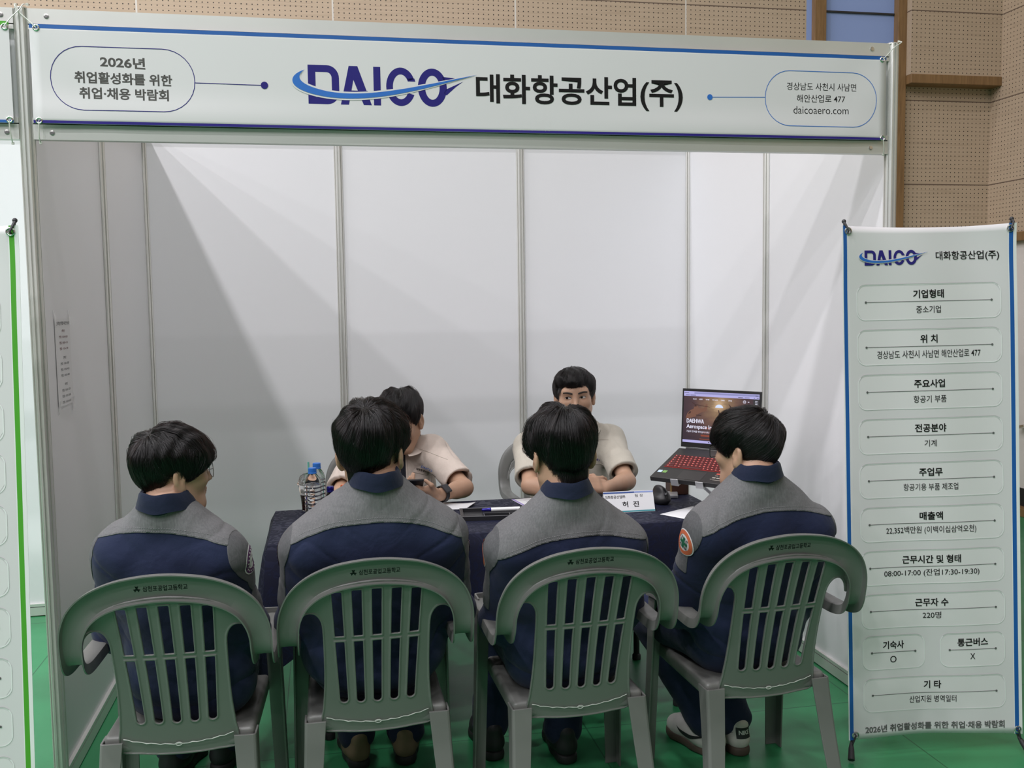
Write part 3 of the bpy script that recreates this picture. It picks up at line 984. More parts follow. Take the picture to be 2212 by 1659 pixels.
    MB().sphere(hub - base, 0.022, 12, 8).obj('hub', 'blackplastic', r, smooth=True)
    return r
x_banner(((2.622, -0.352, 0.065), (3.215, -0.438, 0.065), (2.572, -0.346, 1.816), (3.163, -0.400, 1.822)), 'tall white roll banner with blue edges and company details, right of the booth', 'stripe_blue', True)
x_banner(((-0.590, -0.320, 0.065), (0.006, -0.335, 0.065), (-0.552, -0.320, 1.820), (0.045, -0.330, 1.814)), 'white roll banner with green edges at the left border of the photo', 'stripe_green', False)
# a scrap of paper on the floor
tag(MB().lathe([(0.006, 0.0), (0.009, 0.0018), (0.0, 0.0025)], (0, 0, 0.001), 9, caps=False).obj('paper_scrap', 'paper', loc=(2.80, -0.50, 0)), 'tiny white paper scrap on green floor below the blue edged banner', 'paper scrap')

# ================================================================== PLASTIC CHAIRS
g = G('grey_chair_plastic')
v = g.coord()
g.set(Base_Color=g.mix(g.noise(v, 7, 4), (0.150, 0.152, 0.142), (0.180, 0.182, 0.170)), Roughness=g.math('ADD', g.math('MULTIPLY', g.noise(v, 40, 3), 0.15), 0.30))
g.bump(g.noise(v, 600, 2), 0.05, 0.0005)
M['chair'] = g.m
M['flash'] = plain('pale_mould_line', (0.6, 0.6, 0.57), 0.4)
M['ink_green'] = plain('dark_green_print', (0.006, 0.014, 0.010), 0.7, spec=0.15)

def y_back(x, z):
    t = (z - 0.45) / 0.37
    return -0.185 - 0.115 * t + 0.012 * t * (1 - t) * 4 * 0.6 + 0.42 * x * x

HOOP = [((0.226, 0.205, 0.622), (0, 0.45, 0.9), 0.050), ((0.233, 0.11, 0.638), (0, 0.08, 1), 0.052), ((0.237, 0.0, 0.640), (0, 0, 1), 0.052), ((0.239, -0.10, 0.637), (0, 0.02, 1), 0.052),
        ((0.240, -0.175, 0.637), (0, 0.12, 1), 0.052), ((0.240, -0.222, 0.648), (0.0, 0.52, 0.86), 0.053), ((0.239, -0.246, 0.674), (-0.02, 0.90, 0.42), 0.054), ((0.237, -0.259, 0.716), (-0.04, 1, 0.06), 0.056), ((0.228, -0.270, 0.756), (-0.05, 1, 0.14), 0.060),
        ((0.206, -0.281, 0.797), (-0.04, 1, 0.18), 0.065), ((0.166, -0.290, 0.831), (-0.03, 1, 0.22), 0.069), ((0.110, -0.297, 0.854), (-0.02, 1, 0.24), 0.072), ((0.050, -0.302, 0.865), (0, 1, 0.25), 0.073), ((0.0, -0.303, 0.868), (0, 1, 0.25), 0.073)]
def hoop_paths():
    half = [np.concatenate([p, n, [wd]]) for p, n, wd in HOOP]
    other = [h * np.array([-1, 1, 1, -1, 1, 1, 1]) for h in half[-2::-1]]
    return catmull(half + other, 6)
def hoop_section(P):
    rings = []
    for i in range(len(P)):
        p = P[i, :3]; n = P[i, 3:6] / np.linalg.norm(P[i, 3:6]); wd = P[i, 6]
        t = P[min(i + 1, len(P) - 1), :3] - P[max(i - 1, 0), :3]; t /= np.linalg.norm(t)
        b = np.cross(t, n); b /= np.linalg.norm(b); n = np.cross(b, t)
        d, th, r = (0.017 + 0.013 * max(0.0, float(n[2]))), 0.0036, 0.006
        h = wd / 2
        sec = [(-h - 0.002, -d), (-h, -r), (-h + r * 0.3, -r * 0.3), (-h + r, 0), (-h * 0.4, 0.0012), (h * 0.4, 0.0012), (h - r, 0), (h - r * 0.3, -r * 0.3), (h, -r), (h + 0.002, -d),
               (h + 0.002 - th, -d), (h - th, -r), (h - r, -th), (0, -th + 0.001), (-h + r, -th), (-h + th, -r), (-h - 0.002 + th, -d)]
        rings.append([p + b * a + n * c for a, c in sec])
    return rings
def sd_poly(pts, x, z):
    pts = np.array(pts, float); d = np.full(x.shape, 1e9); s = np.ones(x.shape)
    n = len(pts)
    for i in range(n):
        a = pts[i]; b = pts[i - 1]
        e = b - a; wx, wz = x - a[0], z - a[1]
        t = np.clip((wx * e[0] + wz * e[1]) / (e @ e + 1e-12), 0, 1)
        d = np.minimum(d, (wx - e[0] * t) ** 2 + (wz - e[1] * t) ** 2)
        c1 = z >= a[1]; c2 = z < b[1]; c3 = e[0] * wz > e[1] * wx
        fl = (c1 & c2 & c3) | (~c1 & ~c2 & ~c3)
        s = np.where(fl, -s, s)
    return s * np.sqrt(d)
def back_panel():
    half = [(0.0, 0.838), (0.05, 0.835), (0.11, 0.823), (0.165, 0.800), (0.203, 0.766), (0.224, 0.720), (0.229, 0.690), (0.222, 0.690), (0.213, 0.716), (0.198, 0.735), (0.180, 0.742), (0.163, 0.735), (0.151, 0.712),
            (0.148, 0.675), (0.147, 0.62), (0.147, 0.56), (0.149, 0.50), (0.154, 0.44), (0.160, 0.372), (0.10, 0.362), (0.05, 0.358), (0, 0.357)]
    hh = catmull([np.array(p) for p in half[6:]], 3)
    half = half[:6] + [tuple(p) for p in hh]
    pts = half + [(-a, b) for a, b in half[-2:0:-1]]
    hx, hn, hz = 0.0024, 0.0012, 0.0024
    xs = np.arange(-0.25, 0.2501, hx); ns = np.arange(-0.0084, 0.0085, hn); zs = np.arange(0.34, 0.8501, hz)
    X, Z = np.meshgrid(xs, zs, indexing='ij')
    out = sd_poly(pts, X, Z)
    slot = np.full(X.shape, 1e9)
    for i in range(-2, 3):
        tt = (Z - 0.49) / 0.33
        cx = i * (0.0475 + 0.007 * tt) ; hw = 0.0108 + 0.0024 * tt
        zt = 0.812 - 0.55 * cx * cx
        up = np.maximum(np.abs(X - cx) - hw, np.maximum(0.668 - Z, Z - zt))
        zb = 0.455 + 0.2 * cx * cx
        zc = np.clip(Z, zb + 0.011, 0.650)
        lowr = np.where(Z > 0.5, np.maximum(np.abs(X - cx) - hw, Z - 0.650), np.hypot(X - cx, Z - np.maximum(Z, zb + 0.011)) - hw)
        slot = np.minimum(slot, np.minimum(up, lowr))
    d2 = np.maximum(out, -slot)
    edge = np.minimum(np.abs(slot), np.where(Z < 0.745, np.abs(out), 1))
    th = 0.0019 + 0.0030 * np.clip(1 - np.abs(edge - 0.0025) / 0.0032, 0, 1) ** 0.6
    # arch line between band and slats
    arch = np.abs(np.where(np.abs(X) < 0.23, Z - (0.822 - 0.55 * X * X - 9.0 * X ** 4), 1))
    th += 0.0022 * np.clip(1 - arch / 0.003, 0, 1)
    vol = np.maximum(d2[:, None, :], np.abs(ns)[None, :, None] - th[:, None, :])
    v, q = nets(vol.astype(np.float32), np.array([-0.25, -0.0084, 0.34]), np.array([hx, hn, hz]))
    y = y_back(v[:, 0], v[:, 2])
    v[:, 1] += y
    return np_mesh('backrest', v, q[:, ::-1] if False else q)

def leg_mesh(top, bot, wt, wb, dt, db, sx, sy, bulge=0.0):
    """angle-section leg, outer corner towards (sx, sy)"""
    rings = []
    for k in range(9):
        t = k / 8
        c = np.array(top) * (1 - t) + np.array(bot) * t
        c[0] += sx * bulge * math.sin(PI * t)
        wd = wt + (wb - wt) * t ** 0.8; dp = dt + (db - dt) * t ** 0.8; th = 0.006; r = 0.008
        ox, oy = wd / 2, dp / 2
        sec = [(-ox, oy), (ox - r, oy), (ox - r * 0.3, oy - r * 0.3), (ox, oy - r), (ox, -oy), (ox - th, -oy), (ox - th, oy - th), (-ox, oy - th)]
        ring = [(c[0] + a * sx, c[1] + b * sy, c[2]) for a, b in sec]
        if sx * sy < 0: ring = ring[::-1]
        rings.append(ring)
    return MB().loft(rings[::-1])
def make_chair(label, lettering=True):
    r = thing('plastic_armchair', label, 'chair')
    link('backrest', back_panel(), 'chair', r)
    P = hoop_paths(); rings = hoop_section(P)
    n = len(rings); a, b = 39, n - 40
    MB().loft(rings[a:b + 1]).obj('top_rail', 'chair', r, smooth=True)
    for s0, s1 in ((0, a), (b, n - 1)):
        MB().loft(rings[s0:s1 + 1]).obj('armrest', 'chair', r, smooth=True)
    # seat: dished shell with an apron
    s = Sdf()
    s.box((0, 0.035, 0.392), (0.200, 0.200, 0.026), 0.014, k=0)
    s.ell((0, 0.02, 0.438), (0.185, 0.185, 0.03), k=0.015, mode='s')
    s.box((0, 0.035, 0.365), (0.190, 0.190, 0.034), 0.01, k=0.004, mode='s')
    v, q = s.build(0.0045)
    link('seat', np_mesh('seat', v, q), 'chair', r)
    fl = MB()
    pts = []
    for k in range(25):
        x = -0.145 + 0.29 * k / 24
        z = 0.412 - 0.020 * (1 - (x / 0.145) ** 2) + 0.0015 * math.sin(k * 2.2)
        pts.append((x, y_back(x, z) - 0.0068, z))
    fl.tube(pts, [0.0011 if k % 5 else 0.0016 for k in range(25)], 6)
    fl.tube([(0.008 * math.cos(2 * PI * k / 10) * 1.1, y_back(0, 0.392) - 0.0072, 0.3915 + 0.0045 * math.sin(2 * PI * k / 10)) for k in range(10)], 0.0011, 6, closed=True)
    fl.obj('mould_line', 'flash', r, smooth=True)
    for sx in (-1, 1):
        leg_mesh((0.176 * sx, -0.150, 0.404), (0.212 * sx, -0.245, 0.0), 0.060, 0.046, 0.062, 0.040, sx, -1, -0.004).obj('leg', 'chair', r, bevel=0.0015)
        leg_mesh((0.216 * sx, 0.175, 0.640), (0.232 * sx, 0.218, 0.0), 0.052, 0.044, 0.066, 0.040, sx, 1, 0.0).obj('leg', 'chair', r, bevel=0.0015)
    if lettering:
        mb = MB()
        from mathutils.bvhtree import BVHTree
        tm = MB().loft(rings[a:b + 1]); tree = BVHTree.FromPolygons([Vector(p) for p in tm.v], tm.f)
        def f(x, z):
            h = tree.ray_cast(Vector((x, -1, z)), Vector((0, 1, 0)))[0]
            return (x, (h.y if h else -0.303) - 0.0007, z)
        text(mb, '삼천포공업고등학교', (-0.047, 0.861), (0.064, 0.8615), 0.0155, f, 0.012)
        # school emblem: three lobes round a gear
        c = np.array((-0.0615, 0.8605))
        for a in (PI / 2, PI / 2 + 2.1, PI / 2 - 2.1):
            d = np.array((math.cos(a), math.sin(a))); e = np.array((-d[1], d[0]))
            poly(mb, [tuple(c + d * 0.002 + e * 0.002), tuple(c + d * 0.0085 + e * 0.0045), tuple(c + d * 0.0072), tuple(c + d * 0.0085 - e * 0.0045), tuple(c + d * 0.002 - e * 0.002)], f)
        disc(mb, tuple(c), 0.0032, f, 0, 12)
        mb.obj('school_lettering', 'ink_green', r)
    return r
chair = make_chair('grey plastic armchair with school lettering at far left, under the student in round glasses')
GRP = 'grey plastic armchairs with school lettering'
chair['group'] = GRP
CH = [(0.474, -0.432, -0.05, None), (1.006, -0.405, 0.0, 'grey plastic armchair with school lettering, second from the left, under the broad student'),
      (1.588, -0.440, 0.03, 'grey plastic armchair with school lettering, third from the left, facing the name plate'),
      (2.185, -0.430, 0.04, 'grey plastic armchair with school lettering beside the blue edged banner stand')]
for i, (x, y, a, lb) in enumerate(CH):
    o = chair if i == 0 else copy_tree(chair)
    o.location = (x, y, 0); o.rotation_euler = (0, 0, a)
    if lb: o['label'] = lb
st1 = copy_tree(chair)
for ch in list(st1.children):
    if ch.name.startswith('school_lettering'):
        bpy.data.objects.remove(ch)
st2 = copy_tree(st1)
for o, loc, a, lb in ((st1, (1.14, 1.255, 0), PI, 'grey plastic armchair behind the table under the man holding a phone'), (st2, (2.01, 1.27, 0), PI, 'grey plastic armchair behind the table under the man with clasped hands')):
    o.location = loc; o.rotation_euler = (0, 0, a); o['label'] = lb; o['group'] = 'grey plastic armchairs behind the table'

# ================================================================== PEOPLE
def cloth(name, c, rough=0.85, weave=900.0, var=0.12, streak=None, wrinkle=0.0):
    g = G(name)
    v = g.coord()
    big = g.noise(v, 7, 4, 0.6)
    col = g.mix(big, tuple(x * (1 - var) for x in c), tuple(min(1, x * (1 + var)) for x in c))
    h = g.noise(v, weave, 2)
    if streak:
        st = g.noise(g.coord(streak), 1.0, 3, 0.7)
        col = g.mix(g.math('MULTIPLY', g.math('SUBTRACT', st, 0.40), 2.2, clamp=True), col, tuple(min(1, x * 1.5) for x in c))
    hh = g.math('ADD', g.math('MULTIPLY', h, 0.16), g.math('ADD', g.math('MULTIPLY', g.noise(v, 34, 4, 0.6, 0.5), 0.7), g.math('MULTIPLY', g.noise(v, 11, 2, 0.5, 1.2), 1.6)))
    g.bump(hh, 0.42, 0.006)
    g.set(Base_Color=col, Roughness=rough, Sheen_Weight=0.08, Specular_IOR_Level=0.25)
    return g.m
M['navy_cloth'] = cloth('navy_work_cloth', (0.0135, 0.0205, 0.055))
M['navy_collar'] = cloth('navy_collar_cloth', (0.0115, 0.017, 0.043))
M['grey_cloth'] = cloth('grey_twill', (0.138, 0.138, 0.141), streak=(260, 260, 26))
M['charcoal_cloth'] = cloth('charcoal_twill', (0.092, 0.093, 0.097), streak=(240, 240, 30))
M['thread'] = plain('grey_thread', (0.22, 0.22, 0.225), 0.8)
M['navy_thread'] = plain('navy_thread', (0.035, 0.045, 0.10), 0.8)
M['beige_cloth'] = cloth('beige_shirt_cloth', (0.60, 0.515, 0.45))
M['khaki_cloth'] = cloth('khaki_shirt_cloth', (0.49, 0.455, 0.385))
M['shirt_thread'] = plain('shirt_thread', (0.42, 0.37, 0.31), 0.8)
M['dark_cloth'] = cloth('dark_trouser_cloth', (0.02, 0.022, 0.03))
M['black_cloth'] = cloth('black_undershirt', (0.012, 0.013, 0.02))
g = G('skin')
v = g.coord()
g.set(Base_Color=g.mix(g.noise(v, 22, 4), (0.43, 0.255, 0.165), (0.52, 0.325, 0.225)), Roughness=0.48, Subsurface_Weight=0.12, Subsurface_Scale=0.006, Specular_IOR_Level=0.35)
g.b.inputs['Subsurface Radius'].default_value = (1, 0.4, 0.25)
g.bump(g.noise(v, 420, 2), 0.08, 0.0008)
M['skin'] = g.m
g = G('hair')
hb = g.n('ShaderNodeBsdfHairPrincipled', parametrization='MELANIN')
hi = g.n('ShaderNodeHairInfo')
for nm, val in (('Roughness', 0.31), ('Radial Roughness', 0.42), ('Coat', 0.0)):
    if nm in hb.inputs: hb.inputs[nm].default_value = val
g.put(hb.inputs['Melanin'], g.math('ADD', 0.965, g.math('MULTIPLY', hi.outputs['Random'], 0.03)))
hb.inputs['Melanin Redness'].default_value = 0.12
g.t.links.new(hb.outputs[0], g.t.nodes['Material Output'].inputs[0])
M['hair'] = g.m
M['hair_base'] = plain('hair_base', (0.006, 0.0055, 0.005), 0.6)
M['brow'] = plain('brow_hair', (0.02, 0.014, 0.011), 0.7)
M['eye_white'] = plain('eye_white', (0.62, 0.58, 0.55), 0.25)
M['iris'] = plain('dark_iris', (0.015, 0.009, 0.006), 0.12)
M['lens'] = plain('spectacle_lens', (0.95, 0.97, 0.97), 0.05, 0, 0.01, 3, Alpha=0.16)
M['steel'] = plain('thin_steel', (0.35, 0.35, 0.36), 0.25, 1.0)
M['sole_brown'] = plain('gum_sole', (0.09, 0.065, 0.05), 0.6)
M['sole_black'] = plain('black_sole', (0.018, 0.018, 0.018), 0.6)
M['white_leather'] = plain('white_leather', (0.62, 0.60, 0.56), 0.5, 0, 0.08, 20)
M['black_leather'] = plain('black_leather', (0.02, 0.02, 0.022), 0.5, 0, 0.15, 30)
M['tan_suede'] = plain('tan_suede', (0.20, 0.145, 0.085), 0.85, 0, 0.15, 30, 0.3, 500)
M['white_thread'] = plain('white_thread', (0.75, 0.75, 0.74), 0.8)
M['orange_thread'] = plain('orange_thread', (0.62, 0.15, 0.06), 0.8)
M['purple_thread'] = plain('purple_thread', (0.10, 0.03, 0.11), 0.8)
M['green_thread'] = plain('green_thread', (0.01, 0.13, 0.06), 0.8)

JOBS = []       # (sdf, cell size, callback(verts, quads))
AFTER = []      # run once every surface exists

def frame(yaw, pitch=0.0, roll=0.0):
    """columns: right, forward, up of a body facing +Y turned by yaw (positive to its left)"""
    return np.array(Matrix.Rotation(yaw, 3, 'Z') @ Matrix.Rotation(pitch, 3, 'X') @ Matrix.Rotation(roll, 3, 'Y'))

def head_parts(S, o, Rh, s):
    P = lambda *p: o + Rh @ (s * np.array(p, float))
    e = lambda c, r, k=0.02, mode='u': S.ell(P(*c), s * np.array(r, float), Rh, k * s, mode)
    e((0, -0.012, 0.035), (0.077, 0.095, 0.086), 0)
    e((0, 0.026, -0.035), (0.061, 0.068, 0.080), 0.05)
    S.cone(P(-0.022, 0.066, -0.100), P(0.022, 0.066, -0.100), 0.017 * s, k=0.035 * s)
    for sx in (-1, 1):
        S.cone(P(0.056 * sx, 0.0, -0.055), P(0.030 * sx, 0.05, -0.098), 0.016 * s, 0.014 * s, 0.04 * s)
        e((0.044 * sx, 0.062, -0.020), (0.022, 0.022, 0.018), 0.03)
    e((0, 0.074, 0.034), (0.055, 0.018, 0.020), 0.03)
    for sx in (-1, 1):
        e((0.032 * sx, 0.103, 0.008), (0.017, 0.018, 0.009), 0.014, 's')
        e((0.032 * sx, 0.0755, 0.0085), (0.016, 0.013, 0.011), 0.006)
    S.cone(P(0, 0.090, 0.012), P(0, 0.110, -0.026), 0.008 * s, 0.0105 * s, 0.016 * s)
    for sx in (-1, 1):
        e((0.012 * sx, 0.097, -0.029), (0.009, 0.011, 0.008), 0.008)
    e((0, 0.088, -0.056), (0.023, 0.011, 0.006), 0.008)
    e((0, 0.086, -0.0685), (0.020, 0.011, 0.007), 0.008)
    for sx in (-1, 1):
        Re = Rh @ rotm(0.14, 0, 0.24 * sx)
        c = np.array((0.086 * sx, -0.016, -0.004))
        S.ell(P(*c), s * np.array((0.0085, 0.0205, 0.033)), Re, 0.007 * s)
        Q = lambda x, y, z: P(*(c + rotm(0.14, 0, 0.24 * sx) @ np.array((x * sx, y, z))))
        S.ell(Q(0.010, 0.001, 0.006), s * np.array((0.0075, 0.0125, 0.0200)), Re, 0.004 * s, 's')
        S.cone(Q(0.004, -0.006, 0.018), Q(0.005, -0.008, -0.006), 0.0030 * s, 0.0032 * s, 0.004 * s)
        S.ell(Q(0.003, 0.013, -0.004), s * np.array((0.005, 0.005, 0.007)), Re, 0.004 * s)
        S.ell(Q(0.001, 0.006, -0.027), s * np.array((0.0065, 0.010, 0.011)), Re, 0.006 * s)

def hand(S, wr, d, n, side, curl=(0.25, 0.25, 0.3, 0.35), thumb=0.6, sc=1.0, spread=0.06):
    """wr wrist, d finger direction, n palm-out normal; side +1 when the thumb is on d x n"""
    d = np.array(d, float); d /= np.linalg.norm(d); n = np.array(n, float); n -= d * (n @ d); n /= np.linalg.norm(n)
    w = np.cross(d, n) * side
    wr = np.array(wr, float)
    for f in (-0.028, -0.010, 0.010, 0.027):
        S.cone(wr + d * 0.015 * sc + w * f * 0.75 * sc, wr + d * 0.088 * sc + w * f * sc, 0.0135 * sc, 0.0115 * sc, 0.012)
    S.cone(wr + d * 0.02 * sc + w * 0.022 * sc + n * 0.006, wr + d * 0.055 * sc + w * 0.028 * sc + n * 0.008, 0.015 * sc, 0.013 * sc, 0.012)
    for i, (f, L, r) in enumerate(((0.029, 0.070, 0.0082), (0.0098, 0.079, 0.0085), (-0.0095, 0.073, 0.0081), (-0.0275, 0.057, 0.0072))):
        p = wr + d * 0.088 * sc + w * f * sc
        a = 0.0; dd = d + w * f * spread * 30 * 0.1
        for j, (seg, rr) in enumerate(((0.46, 1.0), (0.30, 0.93), (0.24, 0.84))):
            a += curl[i] * (0.9, 1.2, 0.8)[j]
            q = p + (dd * math.cos(a) + n * math.sin(a)) * L * seg * sc
            S.cone(p, q, r * rr * sc, r * (rr - 0.06) * sc, 0.004)
            p = q
    p = wr + d * 0.030 * sc + w * 0.030 * sc + n * 0.006
    t1 = (d * 0.55 + w * 0.75 + n * 0.25 * thumb); t1 /= np.linalg.norm(t1)
    q = p + t1 * 0.036 * sc
    S.cone(p, q, 0.0125 * sc, 0.0098 * sc, 0.008)
    t2 = d * 0.9 + w * (0.35 - 0.6 * thumb) + n * 0.55 * thumb; t2 /= np.linalg.norm(t2)
    q2 = q + t2 * 0.032 * sc
    S.cone(q, q2, 0.0094 * sc, 0.0078 * sc, 0.004)

def tree_of(v, q):
    from mathutils.bvhtree import BVHTree
    return BVHTree.FromPolygons([Vector(p) for p in np.asarray(v).tolist()], [tuple(f) for f in np.asarray(q).tolist()])

def clip_shell(v, q, gv, off):
    """part of a surface where gv < 0, cut cleanly and lifted by off"""
    v = np.asarray(v); q = np.asarray(q)
    fn = np.cross(v[q[:, 2]] - v[q[:, 0]], v[q[:, 3]] - v[q[:, 1]])
    nrm = np.zeros_like(v)
    for k in range(4): np.add.at(nrm, q[:, k], fn)
    nrm /= np.linalg.norm(nrm, axis=1, keepdims=True) + 1e-12
    ins = gv < 0; cnt = ins[q].sum(1)
    used = {}; V = []; F = []
    vo = v + nrm * off
    def vert(i):
        if i not in used:
            used[i] = len(V); V.append(vo[i])
        return used[i]
    def cutv(i, j):
        k = (min(i, j), max(i, j))
        if k not in used:
            t = gv[k[0]] / (gv[k[0]] - gv[k[1]])
            used[k] = len(V); V.append(vo[k[0]] * (1 - t) + vo[k[1]] * t)
        return used[k]
    for f in q[cnt == 4].tolist():
        F.append(tuple(vert(i) for i in f))
    for f in q[(cnt > 0) & (cnt < 4)].tolist():
        poly_ = []
        for a in range(4):
            i, j = f[a], f[(a + 1) % 4]
            if ins[i]: poly_.append(vert(i))
            if ins[i] != ins[j]: poly_.append(cutv(i, j))
        if len(poly_) >= 3: F.append(tuple(poly_))
    return V, F

HC = np.array((0, -0.012, 0.030))
def hair(parent, root, o, Rh, s, st, seed=1, n_str=17000):
    R_ = np.random.default_rng(seed)
    wz = np.array(st.get('whorl', (0.05, -0.5, 0.86)), float); wz /= np.linalg.norm(wz)
    e1 = np.array((0, 1, 0)) - wz * wz[1]; e1 /= np.linalg.norm(e1); e2 = np.cross(e1, wz)      # front, right
    def dirs(th, ph):
        th = np.asarray(th)[..., None]; ph = np.asarray(ph)[..., None]
        return np.cos(th) * wz + np.sin(th) * (np.cos(ph) * e1 + np.sin(ph) * e2)
    er = np.array((0.0805, 0.099, 0.094))
    def rell(d):
        r0 = 1 / np.linalg.norm(d / er, axis=-1)
        # below the skull the surface follows the back of the neck
        hz = np.maximum(np.hypot(d[..., 0], d[..., 1]), 0.12)
        az = np.abs(np.arctan2(d[..., 0], d[..., 1]))
        wb = np.clip((az - 1.75) / 0.55, 0, 1); wb = wb * wb * (3 - 2 * wb)
        dn = np.clip(-d[..., 2] / 0.25, 0, 1)
        rn = np.minimum(0.0665 / hz, 0.168 / np.maximum(-d[..., 2], 0.05))
        return r0 + np.maximum(rn - r0, 0) * wb * dn
    az_k = np.radians(np.array([p[0] for p in st['line']])); z_k = np.array([p[1] for p in st['line']])
    def zline(d):
        az = np.abs(np.arctan2(d[..., 0], d[..., 1]))
        return np.interp(az, az_k, z_k)
    phs = np.linspace(-PI, PI, 181)
    ths = np.linspace(0.02, 3.0, 240)
    T, Pm = np.meshgrid(ths, phs, indexing='ij')
    D_ = dirs(T, Pm); zz = HC[2] + D_[..., 2] * rell(D_); ok = zz > zline(D_)
    first = np.where(ok.all(0), len(ths) - 1, np.argmin(ok, axis=0))
    tend = ths[first]
    tend = np.convolve(np.concatenate([tend[-4:-1], tend, tend[1:4]]), np.ones(7) / 7, 'valid')
    def te(ph):
        return np.interp((np.asarray(ph) + PI) % (2 * PI) - PI, phs, tend)
    def thick(d, u):
        az = np.abs(np.arctan2(d[..., 0], d[..., 1]))
        base = np.interp(az, np.radians([0, 50, 90, 135, 180]), st['thick'])
        top = np.clip(d[..., 2], 0, 1) ** 2
        bulge = st.get('bulge', 0.012) * np.clip((d[..., 2] + 0.25) / 0.6, 0, 1)
        t = (base + bulge) * (1 - top) + st['top'] * top
        tap = np.interp(az, np.radians([0, 60, 100, 130, 180]), st['taper'])
        fall = np.clip((1 - u) / np.maximum(tap, 1e-3), 0, 1) ** 0.65
        return t * (st.get('tip', 0.25) + (1 - st.get('tip', 0.25)) * fall)
    lump = R_.uniform(0, 6, 6)
    def lumps(d):
        return 1 + 0.10 * np.sin(d[..., 0] * 5 + lump[0]) * np.sin(d[..., 1] * 5 + lump[1]) + 0.06 * np.sin(d[..., 2] * 8 + lump[2] + d[..., 0] * 7) + 0.05 * np.sin(d[..., 0] * 19 + lump[3] + d[..., 1] * 13)
    def rh(d, u):
        b = lumps(d)
        return rell(d) + thick(d, u) * b * 0.80
    # shell
    nu, nv = 96, 26
    ph = np.linspace(-PI, PI, nu, endpoint=False); rows = []
    for k in range(nv + 1):
        u = 0.93 * k / nv
        th = 0.015 + (te(ph) - 0.015) * u
        d = dirs(th, ph); rows.append(HC + d * rh(d, u)[:, None])
    d = dirs(te(ph) * 0.93, ph); rows.append(HC + d * (rell(d) * 0.97)[:, None])
    d = dirs(te(ph) * 0.6, ph); rows.append(HC + d * (rell(d) * 0.90)[:, None])
    V = np.concatenate(rows); V = o + (s * V) @ Rh.T - root
    F = []
    for k in range(len(rows) - 1):
        for j in range(nu):
            F.append((k * nu + j, (k + 1) * nu + j, (k + 1) * nu + (j + 1) % nu, k * nu + (j + 1) % nu))
    shell = link('hair', np_mesh('hair', V, np.array(F)), 'hair_base', parent)
    # strands
    K = 10
    ph0 = R_.uniform(-PI, PI, n_str)
    nc, nbig = st.get('clumps', 420), st.get('locks', 70)
    def groups(n):
        c = np.sort(R_.uniform(-PI, PI, n)); return c
    cc, cb = groups(nc), groups(nbig)
    ii = np.clip(np.searchsorted(cc, ph0), 0, nc - 1); ib = np.clip(np.searchsorted(cb, ph0 + 0.03 * R_.normal(size=n_str)), 0, nbig - 1)
    near = cc[ii]
    tmax = te(ph0) + R_.normal(0, st.get('ragged', 0.05), nbig)[ib] * 0.8 + R_.normal(0, st.get('ragged', 0.05), nc)[ii] * 0.6
    t0 = np.arccos(1 - R_.uniform(0, 1, n_str) * (1 - np.cos(np.maximum(tmax - 0.12, 0.2))))
    t0 = np.clip(t0, 0.03, None)
    t0[: n_str // 3] *= R_.uniform(0.05, 0.6, n_str // 3)
    over = R_.normal(0.0, st.get('ragged', 0.05) * 0.5, n_str)
    t1 = np.minimum(tmax + over, t0 + R_.uniform(0.6, 1.5, n_str))
    layer = R_.uniform(0.74, 1.06, n_str) + R_.normal(0, 0.10, nbig)[ib] + R_.normal(0, 0.07, nc)[ii]
    sw = st.get('swirl', 0.25) + R_.normal(0, 0.10, nbig)[ib]
    bend = R_.normal(0, 0.07, nbig)[ib]; hl = R_.normal(0, 0.03, nc)[ii]
    pts = np.zeros((n_str, K, 3))
    wob = R_.normal(0, 0.03, (n_str, 2))
    for k in range(K):
        f = k / (K - 1)
        th = t0 + (t1 - t0) * f
        p = ph0 + (near - ph0) * np.clip(0.75 * f, 0, 0.7) + sw * (th - t0) + 0.5 * sw * np.exp(-th * 2.5) + wob[:, 0] * np.sin(f * 3 + wob[:, 1] * 60) + hl * 2 * f + bend * np.sin(f * 2.6) * 1.2
        u = np.clip(th / np.maximum(te(ph0), 0.1), 0, 1.15)
        d = dirs(th, p)
        tk = thick(d, np.minimum(u, 1)) * lumps(d)
        rr = rell(d) + tk * (layer + hl * 4 * f) * (0.55 + 0.45 * min(1, f * 3.0 + 0.25))
        rr = np.maximum(rr, rell(d) * 1.004)
        rr = rr + np.where(u > 1, (u - 1) * 0.02, 0)
        pts[:, k] = HC + d * rr[:, None]
    nf = st.get('fly', 200)
    fl = R_.choice(n_str, nf, replace=False)
    for k in range(K):
        pts[fl, k] += (pts[fl, k] - HC) * (k / (K - 1)) ** 1.5 * R_.uniform(0.02, 0.11, (nf, 1)) + R_.normal(0, 0.0009, (nf, 3)) * k / K
    pts = o + (s * pts.reshape(-1, 3)) @ Rh.T - root
    hc = bpy.data.hair_curves.new('strands')
    hc.add_curves([K] * n_str)
    hc.attributes['position'].data.foreach_set('vector', pts.astype(np.float32).ravel())
    ra = hc.attributes.new('radius', 'FLOAT', 'POINT')
    rad = np.tile(np.linspace(1.0, 0.25, K) ** 0.7, (n_str, 1)) * R_.uniform(0.00032, 0.00062, (n_str, 1))
    rad[fl] *= 0.5
    ra.data.foreach_set('value', rad.astype(np.float32).ravel())
    so = bpy.data.objects.new('strands', hc); COL.objects.link(so)
    hc.materials.append(M['hair'])
    so.parent = shell
    return shell

